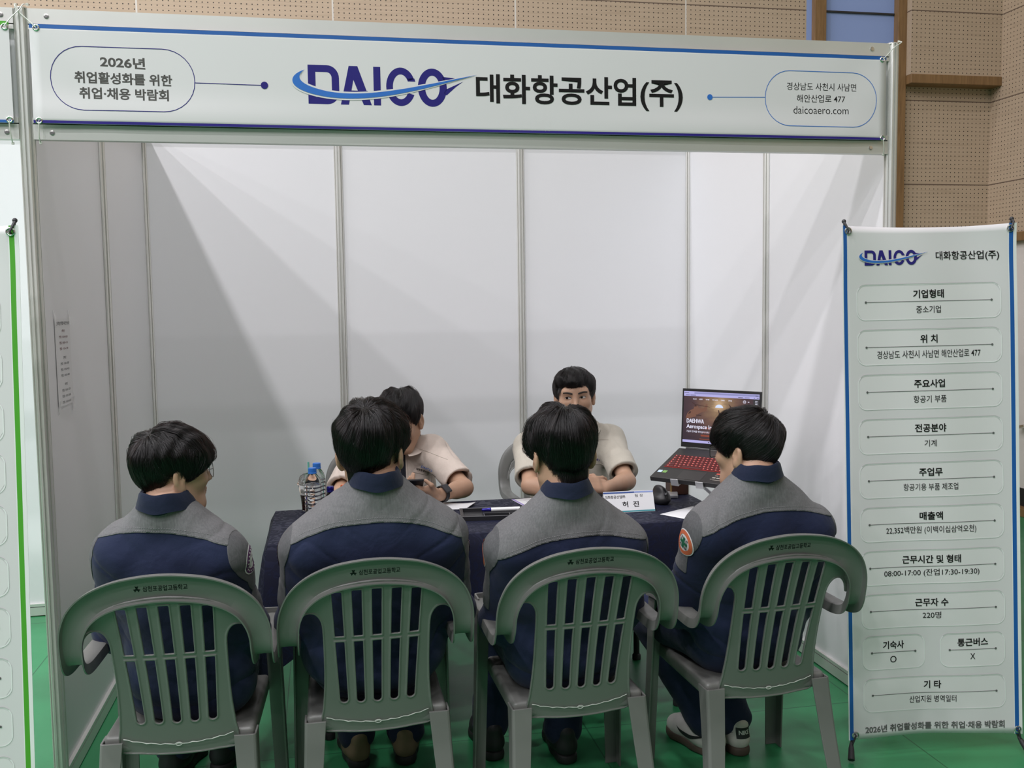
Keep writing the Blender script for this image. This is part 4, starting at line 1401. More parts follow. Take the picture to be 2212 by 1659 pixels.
def collar(parent, root, nb, Rn, rx, ry, h, mat, gap=0.5, flare=0.026, thick=0.004, name='collar'):
    prof = [(0.0, -0.020), (-0.004, 0.5 * h), (-0.003, h), (0.003, h + 0.004), (0.008, h - 0.003), (0.5 * flare + 0.005, 0.50 * h), (flare + 0.004, 0.10 * h), (flare + 0.001, 0.06 * h), (0.010, 0.3 * h)]
    rings = []; n = 44
    for k in range(n + 1):
        a = PI / 2 + gap + (2 * PI - 2 * gap) * k / n
        fr = 0.5 + 0.5 * math.sin(a)       # 1 at the front
        ring = []
        for r, z in prof:
            rr = r + flare * 0.5 * fr * (1 if r > 0.008 else 0)
            ring.append(nb + Rn @ np.array(((rx + rr) * math.cos(a), (ry + rr) * math.sin(a) - 0.006, z * (1 - 0.35 * fr) - 0.010 * fr + 0.002 * math.sin(a * 5))) - root)
        rings.append(ring)
    return MB().loft(rings[::-1]).obj(name, mat, parent, smooth=True)

def shoe(parent, root, ank, yaw, upper, solem, swoosh=None, tabtext=None, sc=1.0, pitch=0.0):
    R3 = np.array(Matrix.Rotation(yaw, 3, 'Z') @ Matrix.Rotation(pitch, 3, 'X'))
    base = np.array((ank[0], ank[1], 0.0))
    P = lambda x, y, z: base + R3 @ (sc * np.array((x, y, z), float))
    S = Sdf()
    S.cone(P(0, -0.040, 0.052), P(0, 0.02, 0.055), 0.036, 0.040, 0)
    S.cone(P(0, 0.02, 0.056), P(0.004, 0.13, 0.044), 0.041, 0.042, 0.03)
    S.cone(P(0.004, 0.13, 0.044), P(0.004, 0.165, 0.040), 0.043, 0.036, 0.02)
    S.cone(P(0, -0.042, 0.06), P(0, -0.046, 0.102), 0.034, 0.031, 0.02)
    S.cone(P(0, 0.0, 0.06), P(0, 0.008, 0.102), 0.037, 0.036, 0.03)
    S.cone(P(0, -0.018, 0.075), P(0, -0.018, 0.15), 0.030, 0.031, 0.004, 's')
    S.box(P(0, 0.05, -0.03), (0.2, 0.4, 0.055), 0, R3, 0.004, 's')
    L = Sdf()
    L.cone(P(0, -0.042, 0.016), P(0, 0.03, 0.016), 0.038, 0.040, 0)
    L.cone(P(0, 0.03, 0.016), P(0.005, 0.14, 0.016), 0.040, 0.046, 0.02)
    L.cone(P(0.005, 0.14, 0.016), P(0.004, 0.168, 0.018), 0.046, 0.036, 0.02)
    L.box(P(0, 0.06, 0.063), (0.2, 0.4, 0.031), 0, R3, 0.004, 's')
    L.box(P(0, 0.06, -0.058), (0.2, 0.4, 0.06), 0, R3, 0.002, 's')
    ent = {}
    def cb(v, q):
        o = link('shoe', np_mesh('shoe', v - root, q), upper, parent); ent['o'] = o
        tr = tree_of(v, q)
        if swoosh:
            for sx in (-1, 1):
                mb = MB()
                def f(a, b):
                    c = Vector(P(0.2 * sx, a, b)); h = tr.ray_cast(c, Vector(R3 @ np.array((-sx, 0, 0))))[0]
                    h = np.array(h) if h else P(0.04 * sx, a, b)
                    return tuple(h + R3 @ np.array((sx * 0.0012, 0, 0)) - root)
                top = bez([(0.115, 0.046), (0.075, 0.040), (0.03, 0.062), (-0.055, 0.088)], 14)
                bot = bez([(0.115, 0.046), (0.085, 0.026), (0.05, 0.040), (-0.055, 0.088)], 14)
                bot = bez([(0.118, 0.070), (0.085, 0.022), (0.045, 0.034), (-0.06, 0.086)], 14)
                top = bez([(0.118, 0.070), (0.100, 0.044), (0.045, 0.052), (-0.06, 0.086)], 14)
                strip(mb, bot, top, f, 0)
                mb.obj('side_mark', swoosh, o)
        if tabtext:
            mb = MB(); mt = MB()
            def fb(lift):
                def f(a, b):
                    c = Vector(P(a, -0.3, b)); h = tr.ray_cast(c, Vector(R3 @ np.array((0, 1, 0))))[0]
                    h = np.array(h) if h else P(a, -0.08, b)
                    return tuple(h - R3 @ np.array((0, lift, 0)) - root)
                return f
            sheet_mesh(fb(0.0012), -0.026, 0.026, 0.066, 0.104, 8, 5, mb)
            mb.obj('heel_tab', 'black_leather', o)
            text(mt, tabtext, (-0.019, 0.088), (0.019, 0.088), 0.015, fb(0.0022), 0.03)
            mt.obj('lettering', 'white_thread', o)
    JOBS.append((S, 0.0042, cb))
    def cs(v, q):
        o = link('sole', np_mesh('sole', v - root, q), solem, parent)
        AFTER.append(lambda: setattr(o, 'parent', ent['o']))
    JOBS.append((L, 0.0042, cs))

def spectacles(parent, root, o, Rh, s, kind):
    P = lambda *p: o + Rh @ (s * np.array(p, float)) - root
    r = bpy.data.objects.new('spectacles', None)
    mb, ln = MB(), MB()
    for sx in (-1, 1):
        if kind == 'round':
            pts = [P(sx * 0.034 + 0.0235 * math.cos(t), 0.108 - 0.006 * abs(math.cos(t)) * (1 if math.cos(t) * sx > 0 else 0), 0.004 + 0.0235 * math.sin(t)) for t in np.linspace(0, 2 * PI, 28, endpoint=False)]
            mb.tube(pts, 0.0011, 6, closed=True)
        else:
            pts = [P(sx * 0.035 + a, 0.104 - 0.05 * max(0, a * sx) - 0.0, 0.003 + b) for a, b in rrect(-0.027, -0.021, 0.027, 0.020, 0.009, 6)]
            mb.tube(pts, 0.0014, 6, closed=True)
            mb.tube([P(sx * 0.035 - 0.027, 0.104, 0.021), P(sx * 0.035, 0.105, 0.0235), P(sx * 0.035 + 0.027 * 1, 0.104 - 0.0014 * 1, 0.021)], 0.0026, 8)
        ln.add(pts, [tuple(range(len(pts)))])
        mb.tube([P(sx * 0.059, 0.102, 0.012), P(sx * 0.068, 0.090, 0.013), P(sx * 0.081, 0.03, 0.012), P(sx * 0.083, -0.008, 0.014), P(sx * 0.082, -0.028, -0.002)], 0.0011 if kind == 'round' else 0.0020, 6)
    mb.tube([P(-0.011, 0.107, 0.009), P(0, 0.112, 0.012), P(0.011, 0.107, 0.009)], 0.0011, 6)
    fr = mb.obj('spectacles', 'steel' if kind == 'round' else 'blackplastic', parent, smooth=True)
    ln.obj('lens', 'lens', fr)

def person(label, head, hrot, hs, neck, byaw, SH, EL, WR, pelvis, knees, ankles, hairst, outfit, seed=1, girth=1.0, glasses=None, hands=None, shoes=None, lean=None):
    head = np.array(head, float); neck = np.array(neck, float); pelvis = np.array(pelvis, float)
    SH = [np.array(p, float) for p in SH]; EL = [np.array(p, float) for p in EL]; WR = [np.array(p, float) for p in WR]
    knees = [np.array(p, float) for p in knees]; ankles = [np.array(p, float) for p in ankles]
    root = np.array((pelvis[0], pelvis[1], 0.0))
    r = thing('person', label, 'person', tuple(root))
    Rh = frame(*hrot)
    up = neck - pelvis; up /= np.linalg.norm(up)
    rt = frame(byaw)[:, 0]; fw = np.cross(up, rt); fw /= np.linalg.norm(fw); rt = np.cross(fw, up)
    Rb = np.stack([rt, fw, up], 1)
    chest = neck - up * 0.235 + fw * 0.012; waist = pelvis + (neck - pelvis) * 0.36 + fw * 0.01
    hips = [pelvis + rt * (-0.095), pelvis + rt * 0.095]
    # ---- body: one continuous surface
    S = Sdf()
    head_parts(S, head, Rh, hs)
    nt = head + Rh @ (hs * np.array((0, -0.022, -0.055)))
    S.cone(nt, neck - up * 0.01, 0.054, 0.060, 0.03)
    S.ell(chest, (0.150 * girth, 0.095 * girth, 0.17), Rb, 0.05)
    S.ell(waist, (0.135 * girth, 0.095 * girth, 0.16), Rb, 0.05)
    S.ell(pelvis + up * 0.03, (0.145, 0.11, 0.11), Rb, 0.05)
    short = outfit['short']
    for i in (0, 1):
        S.cone(neck - up * 0.02, SH[i], 0.045, 0.048, 0.03)
        S.cone(SH[i], EL[i], 0.046, 0.035, 0.02)
        S.cone(EL[i], WR[i], 0.037, 0.026, 0.015)
        mid = EL[i] * 0.7 + WR[i] * 0.3
        S.cone(EL[i] * 0.85 + WR[i] * 0.15, mid, 0.036, 0.035, 0.02)
        S.cone(hips[i], knees[i], 0.07, 0.052, 0.03)
        S.cone(knees[i], ankles[i], 0.05, 0.034, 0.02)
        ft = frame(byaw)[:, 1] if shoes is None else np.array(Matrix.Rotation(shoes[i][0], 3, 'Z'))[:, 1]
        S.cone(ankles[i] * np.array((1, 1, 0)) + np.array((0, 0, 0.075)), ankles[i] * np.array((1, 1, 0)) + ft * 0.11 + np.array((0, 0, 0.045)), 0.028, 0.022, 0.02)
        sd = 1 if i == 1 else -1
        if hands:
            d, n, sd2, curl, th = hands[i]
            hand(S, WR[i], d, n, sd2, curl, th)
        else:
            d = knees[i] - WR[i]; d = d / np.linalg.norm(d) * 0.6 + np.array((0, 0, -0.12)); hand(S, WR[i], d, np.array((0, 0, -1.0)), -sd)
    def cbb(v, q):
        link('body', np_mesh('body', v - root, q), 'skin', r)
        lo_ = np.array(q)[:, 0]
        keep = v[lo_][:, 2] > head[2] - 0.14 * hs
        tr = tree_of(v, np.array(q)[keep])
        fwd = Vector(Rh[:, 1])
        def f(lift):
            def g_(a, b):
                p = head + Rh @ (hs * np.array((a, 0.25, b)))
                h = tr.ray_cast(Vector(p), -fwd)[0]
                h = np.array(h) if h is not None else head + Rh @ (hs * np.array((a, 0.08, b)))
                return tuple(h + Rh[:, 1] * lift - root)
            return g_
        lk = outfit.get('look', (0.1, 1, -0.05))
        for sx in (-1, 1):
            us = np.linspace(-1, 1, 15); cx = 0.0325 * sx
            up_ = [(cx + 0.0150 * u, 0.0085 + 0.0058 * (1 - u * u) ** 0.8 + 0.0012 * u * sx) for u in us]
            dn_ = [(cx + 0.0150 * u, 0.0085 - 0.0042 * (1 - u * u) ** 0.8 + 0.0012 * u * sx) for u in us]
            mb = MB(); md_ = [((a[0] + b_[0]) / 2, (a[1] + b_[1]) / 2) for a, b_ in zip(up_, dn_)]
            strip(mb, dn_, md_, f(0.0006), 0); strip(mb, md_, up_, f(0.0006), 0)
            ey = mb.obj('eye', 'eye_white', r)
            mb = MB(); ic = (cx + 0.005 * lk[0] / 0.45 * 1.2, 0.0092); n = 16; R0 = 0.0055
            ring = [(ic[0] + R0 * math.cos(2 * PI * k / n), min(max(ic[1] + R0 * math.sin(2 * PI * k / n), 0.0050), 0.0138)) for k in range(n)]
            mb.add([f(0.0012)(*p) for p in ring], [tuple(range(n))])
            mb.obj('iris', 'iris', ey)
            mb = MB(); mb.tube([f(0.0008)(*p) for p in up_], 0.0010, 6); mb.obj('lash_line', 'brow', ey, smooth=True)
            mb = MB()
            bp = [(sx * (0.013 + 0.040 * t), 0.0265 + 0.0065 * math.sin(t * 2.3)) for t in np.linspace(0, 1, 12)]
            mb.tube([f(0.0003)(*p) for p in bp], [0.0016 + 0.0030 * math.sin(min(1, t * 1.6 + 0.25) * PI * 0.62) * (1 - 0.55 * t) for t in np.linspace(0, 1, 12)], 8)
            mb.obj('eyebrow', 'brow', r, smooth=True)
        M.setdefault('lip', plain('lip_line', (0.22, 0.07, 0.06), 0.5))
        MB().tube([f(-0.0003)(a, -0.0625 + 0.0012 * math.cos(a * 200)) for a in np.linspace(-0.022, 0.022, 9)], 0.0011, 6).obj('mouth_line', 'lip', r, smooth=True)
    JOBS.append((S, 0.0036 if short else 0.004, cbb))
    # ---- upper garment
    J = Sdf()
    J.ell(chest, (0.185 * girth, 0.118 * girth, 0.205), Rb, 0.0)
    J.ell(chest - fw * 0.02 + up * 0.05, (0.165 * girth, 0.100 * girth, 0.13), Rb, 0.05)
    J.ell(waist, (0.172 * girth, 0.128 * girth, 0.20), Rb, 0.06)
    J.ell(pelvis + up * 0.045, (0.190 * girth, 0.142 * girth, 0.12), Rb, 0.06)
    for i in (0, 1):
        J.cone(neck - up * 0.028, SH[i] + up * 0.002, 0.060, 0.066, 0.045)
        if short:
            fr = outfit.get('sleeve', 0.62)
            e = SH[i] + (EL[i] - SH[i]) * fr
            J.cone(SH[i], e, 0.068, 0.070, 0.05)
        else:
            J.cone(SH[i], EL[i], 0.070 * outfit.get('arm', 1), 0.060, 0.05)
            J.cone(EL[i], WR[i], 0.060, 0.045, 0.03)
    J.cone(neck - up * 0.03, neck + up * 0.12, 0.054, 0.060, 0.012, 's')
    if short:
        for i in (0, 1):
            a = (EL[i] - SH[i]) / np.linalg.norm(EL[i] - SH[i]); e = SH[i] + (EL[i] - SH[i]) * outfit.get('sleeve', 0.62)
            J.cone(e + a * 0.002, e + a * 0.20, 0.0, 0.0, 0)
            J.ops.pop()
            # cut the sleeve square and hollow it out
            def cut(p, e=e, a=a, s_=SH[i]):
                t = (p - e.astype(np.float32)) @ a.astype(np.float32)
                rr = np.linalg.norm(p - e.astype(np.float32), axis=1)
                return np.where(rr < 0.13, t - 0.012, -1).astype(np.float32)
            J.func(cut, 0.003, 'i')
            J.cone(e - a * 0.025, e + a * 0.1, 0.048, 0.056, 0.004, 's')
    zlow = pelvis[2] - 0.115
    sd = seed * 17
    def folds(p):
        lowz = np.clip((chest[2] - p[:, 2]) / 0.3, 0, 1)
        a = 0.0035 * vnoise(p * np.array((9, 9, 7)), sd) + 0.0022 * vnoise(p * 21, sd + 1)
        b = vnoise(p * np.array((7, 7, 24)) + np.stack([p[:, 2] * 4, p[:, 0] * 3, p[:, 0] * 6], 1), sd + 2)
        q = (p - neck.astype(np.float32)) @ Rb.astype(np.float32)
        c1 = np.abs(vnoise(np.stack([q[:, 0] * 5 + q[:, 2] * 3 * np.sign(q[:, 0]), q[:, 1] * 4, q[:, 2] * 9 - np.abs(q[:, 0]) * 7], 1), sd + 3))
        crease = np.clip(1 - c1 * 4.5, 0, 1) ** 2
        edge = np.clip((np.abs(q[:, 0]) - 0.06) / 0.12, 0, 1)
        return (a + b * (0.0015 + 0.0060 * lowz) + crease * 0.0045 * (0.25 + 0.75 * edge)).astype(np.float32)
    J.post = folds
    gname = 'shirt' if short else 'jacket'
    ent = {}
    def cbj(v, q):
        ent['o'] = link(gname, np_mesh(gname, v - root, q), outfit['mat'], r)
        ent['t'] = tree_of(v, q); ent['vq'] = (v, q)
    JOBS.append((J, 0.0048, cbj))
    if not short:
        # ---- yoke: grey upper back panel lying on the jacket
        zy = outfit['yoke']; kx = outfit.get('yk', 1.1); xs = outfit.get('armhole', 0.185)
        def yoke_d(p):
            q = (p - neck.astype(np.float32)) @ Rb.astype(np.float32)
            zz = q[:, 2] - (zy - kx * q[:, 0] ** 2)
            side = np.abs(q[:, 0] + outfit.get('xoff', 0)) - (xs + 0.25 * np.clip(-q[:, 2] - 0.02, -0.1, 0.2))
            return np.maximum(-zz * 0.9, side).astype(np.float32)
        def shell_part(nm, gfun, off, mat):
            v, q = ent['vq']
            gv = gfun(np.asarray(v, np.float32)).astype(float)
            V_, F_ = clip_shell(v, q, gv, off)
            mb = MB(); mb.v = [tuple(p - root) for p in V_]; mb.f = F_; mb.mi = [0] * len(F_)
            o = mb.obj(nm, mat, ent['o'], smooth=True)
            for pl in o.data.polygons: pl.use_smooth = True
            m = o.modifiers.new('solid', 'SOLIDIFY'); m.thickness = 0.003; m.offset = -1
            from mathutils.bvhtree import BVHTree
            return o, BVHTree.FromPolygons([Vector(p) for p in V_], F_)
        def mk_yoke():
            o, tr = shell_part('yoke', yoke_d, 0.0024, 'grey_cloth')
            def st():
                mb = MB()
                for off in (0.005, 0.013):
                    x = -xs * 1.08
                    while x < xs * 1.08:
                        ends = []
                        for xx in (x, x + 0.0042):
                            z = zy - kx * xx * xx + off
                            p = neck + Rb @ np.array((xx, 0, z))
                            h = tr.ray_cast(Vector(p - fw * 0.4), Vector(fw))[0]
                            ends.append(None if h is None else np.array(h) - fw * 0.0005 - root)
                        if ends[0] is not None and ends[1] is not None and np.linalg.norm(ends[0] - ends[1]) < 0.012:
                            mb.tube([ends[0], ends[1]], 0.0007, 4)
                        x += 0.0068
                if mb.v:
                    mb.obj('stitching', 'thread', o)
            st()
        AFTER.append(mk_yoke)
        # ---- grey sleeve panels on the outer upper arm
        for i in (0, 1):
            sx = -1 if i == 0 else 1
            a0, a1 = SH[i], EL[i]; ax = a1 - a0; L = np.linalg.norm(ax); ax = ax / L
            outd = rt * sx + fw * outfit.get('pf', 0.35) + up * 0.1; outd -= ax * (outd @ ax); outd /= np.linalg.norm(outd)
            def pan_d(p, a0=a0, ax=ax, outd=outd, L=L, sx=sx):
                q = p - a0.astype(np.float32)
                t = q @ ax.astype(np.float32)
                u = q @ outd.astype(np.float32)
                qq = (p - neck.astype(np.float32)) @ Rb.astype(np.float32)
                side = (xs - 0.002 + 0.25 * np.clip(-qq[:, 2] - 0.02, -0.1, 0.2)) - (qq[:, 0] + outfit.get('xoff', 0)) * sx
                d = np.maximum(np.maximum(t - L * outfit.get('panel', 0.74), -u + outfit.get('pu', 0.0)), side * 0.9)
                return d.astype(np.float32)
            def cbz(i=i, outd=outd, a0=a0, a1=a1, ax=ax, L=L, pan_d=pan_d):
                def near(p):
                    q_ = p - a0.astype(np.float32); t_ = np.clip(q_ @ ax.astype(np.float32), 0, L)
                    return np.maximum(pan_d(p), np.linalg.norm(q_ - t_[:, None] * ax.astype(np.float32), axis=1) - 0.115).astype(np.float32)
                o, tr = shell_part('sleeve_panel', near, 0.0020, 'charcoal_cloth')
                pt = outfit['patch'][i]
                if pt:
                    def mk():
                        dv = np.array(pt.get('dir', outd), float) if 'dir' in pt else outd
                        dv = dv - ax * (dv @ ax); dv /= np.linalg.norm(dv)
                        wv = np.cross(-ax, dv); wv /= np.linalg.norm(wv)
                        c = a0 + ax * L * pt.get('t', 0.33)
                        def f(lift):
                            def g_(a, b):
                                p = c + wv * a - ax * b
                                h = ent['t'].ray_cast(Vector(p + dv * 0.25), Vector(-dv))[0]
                                h = np.array(h) if h is not None else p + dv * 0.055
                                return tuple(h + dv * (lift + 0.0025) - root)
                            return g_
                        R0 = 0.042
                        def ringm(r0, r1, mat, lift, nm, par):
                            mb = MB(); n = 30
                            A_ = [(r0 * math.cos(2 * PI * k / n), r0 * math.sin(2 * PI * k / n)) for k in range(n + 1)]
                            B_ = [(r1 * math.cos(2 * PI * k / n), r1 * math.sin(2 * PI * k / n)) for k in range(n + 1)]
                            for t in range(4):
                                i0, i1 = t / 4, (t + 1) / 4
                                m_ = lambda w_: [(x + (x2 - x) * w_, y + (y2 - y) * w_) for (x, y), (x2, y2) in zip(A_, B_)]
                                strip(mb, m_(i0), m_(i1), f(lift), 0)
                            return mb.obj(nm, mat, par)
                        po = ringm(0.0005, R0, 'white_thread', 0.0012, 'sleeve_patch', ent['o'])
                        mb = MB()
                        if pt['kind'] == 'safety':
                            n = 30
                            for t in range(3):
                                r0, r1 = 0.0265 + 0.0125 * t / 3, 0.0265 + 0.0125 * (t + 1) / 3
                                strip(mb, arc(0, 0, r0, r0, 0, 2 * PI, n), arc(0, 0, r1, r1, 0, 2 * PI, n), f(0.0022), 0)
                            sheet_mesh(f(0.0022), -0.0055, 0.0055, -0.019, 0.019, 3, 8, mb, 1)
                            sheet_mesh(f(0.0022), -0.019, -0.0055, -0.0055, 0.0055, 4, 3, mb, 1)
                            sheet_mesh(f(0.0022), 0.0055, 0.019, -0.0055, 0.0055, 4, 3, mb, 1)
                            for ch, cx, cy in (('안', -0.013, 0.0125), ('전', 0.013, 0.0125), ('제', -0.013, -0.0125), ('일', 0.013, -0.0125)):
                                text(mb, ch, (cx - 0.0055, cy), (cx + 0.0055, cy), 0.011, f(0.0024), 0.02, 2)
                            mats = ['orange_thread', 'green_thread', 'ink_black']
                        else:
                            n = 30
                            for t in range(3):
                                r0, r1 = 0.026 + 0.013 * t / 3, 0.026 + 0.013 * (t + 1) / 3
                                strip(mb, arc(0, 0, r0, r0, 0, 2 * PI, n), arc(0, 0, r1, r1, 0, 2 * PI, n), f(0.0022), 0)
                            for k in range(20):
                                a = 2 * PI * k / 20
                                disc(mb, (0.0325 * math.cos(a), 0.0325 * math.sin(a)), 0.0026, f(0.003), 1, 6)
                            poly(mb, [(-0.003, -0.012), (0.003, -0.012), (0.004, 0.016), (-0.004, 0.016)], f(0.0024), 2)
                            poly(mb, [(-0.016, -0.016), (0.016, -0.016), (0.016, -0.013), (-0.016, -0.013)], f(0.0024), 2)
                            mats = ['purple_thread', 'white_thread', 'ink_midgrey']
                        mb.obj('patch_print', mats, po)
                        po.parent = ent['o']
                    mk()
            AFTER.append(cbz)
        collar(r, root, neck, Rb, 0.055, 0.058, outfit.get('collar_h', 0.050), 'navy_collar', flare=0.014)
    else:
        collar(r, root, neck - up * 0.004, Rb, 0.060, 0.062, 0.036, outfit['mat'], gap=0.36, flare=0.058)
    # ---- trousers
    T = Sdf()
    T.ell(pelvis + up * 0.0, (0.175, 0.130, 0.10), Rb, 0.0)
    for i in (0, 1):
        T.cone(hips[i], knees[i], 0.092, 0.074, 0.04)
        T.cone(knees[i], ankles[i] + np.array((0, 0, 0.015)), 0.072, 0.066, 0.03)
    T.post = lambda p: (0.004 * vnoise(p * np.array((8, 8, 12)), sd + 5) + 0.004 * vnoise(p * np.array((9, 9, 26)), sd + 6)).astype(np.float32)
    JOBS.append((T, 0.006, lambda v, q: link('trousers', np_mesh('trousers', v - root, q), outfit['trousers'], r)))
    # ---- hair, brows, eyes, spectacles, shoes
    hair(r, root, head, Rh, hs, hairst, seed)
    if glasses:
        spectacles(r, root, head, Rh, hs, glasses)
    for i in (0, 1):
        yw, um, sm, kw = (shoes[i] if shoes else (byaw, 'black_leather', 'sole_black', {}))
        shoe(r, root, ankles[i], yw, um, sm, **kw)
    return r, ent, dict(root=root, Rb=Rb, neck=neck, chest=chest, up=up, fw=fw, rt=rt, SH=SH, EL=EL)

BOWL = dict(line=[(0, 0.036), (25, 0.034), (45, 0.020), (62, -0.006), (70, -0.022), (76, -0.004), (81, 0.026), (108, 0.026), (116, -0.010), (126, -0.050), (146, -0.100), (180, -0.114)],
            thick=[0.022, 0.022, 0.020, 0.014, 0.023], top=0.030, taper=[0.04, 0.10, 0.55, 0.75, 0.75], tip=0.10)
def style(**k):
    d = dict(BOWL); d.update(k); return d
STUDENT = dict(short=False, mat='navy_cloth', trousers='navy_cloth')
def stu(**k):
    d = dict(STUDENT); d.update(k); return d

L1 = [(0, 0.026), (25, 0.022), (45, 0.008), (58, -0.014), (66, -0.028), (73, -0.020), (79, 0.018), (108, 0.020), (116, -0.012), (126, -0.052), (146, -0.102), (180, -0.116)]
person('student in round glasses at far left, navy work jacket with grey yoke, looking right', (0.472, -0.545, 1.124), (-1.08, 0.02, 0.03), 0.89, (0.455, -0.585, 1.054), -0.26,
       [(0.328, -0.530, 0.908), (0.590, -0.605, 0.902)], [(0.275, -0.40, 0.66), (0.642, -0.46, 0.66)], [(0.37, -0.18, 0.60), (0.56, -0.19, 0.60)], (0.474, -0.445, 0.505),
       [(0.385, -0.01, 0.485), (0.565, -0.02, 0.485)], [(0.35, 0.05, 0.09), (0.51, 0.08, 0.09)],
       style(line=L1, ragged=0.045, swirl=0.2),
       stu(yoke=-0.052, yk=1.2, armhole=0.165, patch=[None, dict(kind='school', t=0.08, dir=(1, -0.10, 0))], pf=0.25, collar_h=0.050), 3, 0.97, 'round')
person('broad student second from the left in navy work jacket, seen from behind', (1.008, -0.545, 1.152), (-0.32, -0.10, -0.05), 1.02, (1.018, -0.590, 1.088), 0.0,
       [(0.828, -0.570, 0.896), (1.195, -0.565, 0.905)], [(0.785, -0.43, 0.65), (1.250, -0.43, 0.65)], [(0.90, -0.20, 0.60), (1.12, -0.20, 0.60)], (1.006, -0.412, 0.51),
       [(0.90, -0.0, 0.485), (1.12, -0.0, 0.485)], [(0.955, 0.005, 0.09), (1.125, 0.005, 0.09)], style(ragged=0.05, swirl=0.3),
       stu(yoke=-0.080, yk=1.2, armhole=0.205, patch=[dict(kind='school', t=0.13), dict(kind='school', t=0.13)], arm=1.08, collar_h=0.050), 5, 1.16,
       shoes=[(0.15, 'tan_suede', 'sole_black', {}), (-0.1, 'tan_suede', 'sole_black', {})])
person('student third from the left in navy work jacket, seated before the name plate', (1.560, -0.565, 1.126), (0.12, -0.16, 0.0), 1.01, (1.562, -0.605, 1.040), 0.02,
       [(1.400, -0.590, 0.866), (1.732, -0.580, 0.858)], [(1.385, -0.46, 0.62), (1.78, -0.45, 0.62)], [(1.47, -0.22, 0.60), (1.68, -0.22, 0.60)], (1.588, -0.470, 0.505),
       [(1.46, -0.03, 0.485), (1.70, -0.03, 0.485)], [(1.42, -0.03, 0.09), (1.665, -0.11, 0.09)],
       style(line=BOWL['line'][:-4] + [(116, -0.010), (128, -0.048), (150, -0.088), (180, -0.102)], ragged=0.06, swirl=-0.25, whorl=(0.0, -0.35, 0.93)),
       stu(yoke=-0.108, yk=1.0, armhole=0.190, patch=[dict(kind='safety', t=0.10), None], collar_h=0.044), 8, 1.03,
       shoes=[(0.1, 'black_leather', 'sole_black', {}), (0.0, 'black_leather', 'sole_black', {})])
person('student in black framed glasses at right, navy jacket with orange ringed sleeve patch', (2.147, -0.535, 1.112), (0.64, -0.04, 0.0), 0.90, (2.158, -0.590, 1.056), 0.10,
       [(2.006, -0.590, 0.882), (2.335, -0.575, 0.870)], [(1.965, -0.45, 0.61), (2.39, -0.44, 0.62)], [(2.06, -0.22, 0.60), (2.26, -0.22, 0.60)], (2.185, -0.460, 0.505),
       [(1.985, -0.07, 0.485), (2.18, -0.02, 0.485)], [(2.160, -0.195, 0.10), (2.262, -0.185, 0.10)],
       style(line=L1, ragged=0.06, swirl=0.3, whorl=(0.1, -0.55, 0.83)),
       stu(yoke=-0.090, yk=1.1, armhole=0.188, patch=[dict(kind='safety', t=0.10, dir=(-1, -0.22, 0)), None], pf=0.2, panel=0.42, collar_h=0.048), 11, 1.0, 'square',
       shoes=[(0.34, 'white_leather', 'sole_brown', dict(swoosh='black_leather')), (0.12, 'white_leather', 'sole_brown', dict(swoosh='black_leather', tabtext='NIKE'))])

SHORT = dict(line=[(0, 0.066), (25, 0.070), (42, 0.064), (56, 0.046), (66, 0.010), (74, -0.010), (82, -0.012), (88, 0.020), (104, 0.020), (116, -0.020), (130, -0.050), (150, -0.070), (180, -0.078)],
             thick=[0.024, 0.024, 0.020, 0.022, 0.020], top=0.024, bulge=0.004, taper=[0.10, 0.3, 0.6, 0.7, 0.7], tip=0.12, ragged=0.10, swirl=0.2, clumps=300)
GRIP = (0.55, 0.6, 0.65, 0.7)
pA, eA, kA = person('man in beige short sleeved shirt behind the table, looking down at the phone he holds', (1.212, 1.000, 1.060), (PI - 0.45, -0.38, 0.05), 1.02, (1.192, 1.075, 0.965), PI - 0.04,
       [(1.352, 1.060, 0.915), (1.010, 1.085, 0.868)], [(1.462, 0.800, 0.790), (0.930, 0.840, 0.780)], [(1.330, 0.665, 0.790), (1.10, 0.70, 0.782)], (1.165, 1.20, 0.50),
       [(1.27, 0.78, 0.49), (1.06, 0.78, 0.49)], [(1.28, 0.80, 0.09), (1.05, 0.80, 0.09)],
       dict(SHORT, line=[(0, 0.050)] + SHORT['line'][1:], top=0.028), dict(short=True, mat='beige_cloth', trousers='dark_cloth', sleeve=0.80, look=(0, 1, -0.3)), 21, 1.03,
       hands=[((-0.90, -0.12, 0.30), (-0.25, 0.35, 0.9), -1, GRIP, 0.9), ((0.8, 0.1, 0.15), (0, 0.3, 1), 1, (0.5, 0.5, 0.5, 0.5), 0.6)])
pB, eB, kB = person('man in khaki short sleeved shirt behind the table with clasped hands, facing the students', (1.996, 0.955, 1.150), (PI - 0.22, -0.02, 0.04), 1.0, (1.998, 1.035, 1.022), PI,
       [(2.172, 1.020, 0.935), (1.800, 1.030, 0.915)], [(2.190, 0.790, 0.785), (1.748, 0.790, 0.785)], [(2.055, 0.660, 0.785), (1.930, 0.665, 0.785)], (2.01, 1.20, 0.50),
       [(2.10, 0.80, 0.49), (1.90, 0.80, 0.49)], [(2.10, 0.82, 0.09), (1.90, 0.82, 0.09)],
       dict(SHORT, ragged=0.20, top=0.014, line=[(0, 0.052), (14, 0.046), (24, 0.066), (42, 0.066)] + SHORT['line'][3:]), dict(short=True, mat='khaki_cloth', trousers='dark_cloth', sleeve=0.76, look=(0.35, 1, -0.05)), 24, 1.05,
       hands=[((-0.75, -0.15, 0.25), (-0.1, 0.6, -0.6), -1, (0.45, 0.5, 0.55, 0.6), 0.7), ((0.8, -0.1, 0.2), (0.1, 0.6, -0.5), 1, (0.45, 0.5, 0.55, 0.6), 0.7)])

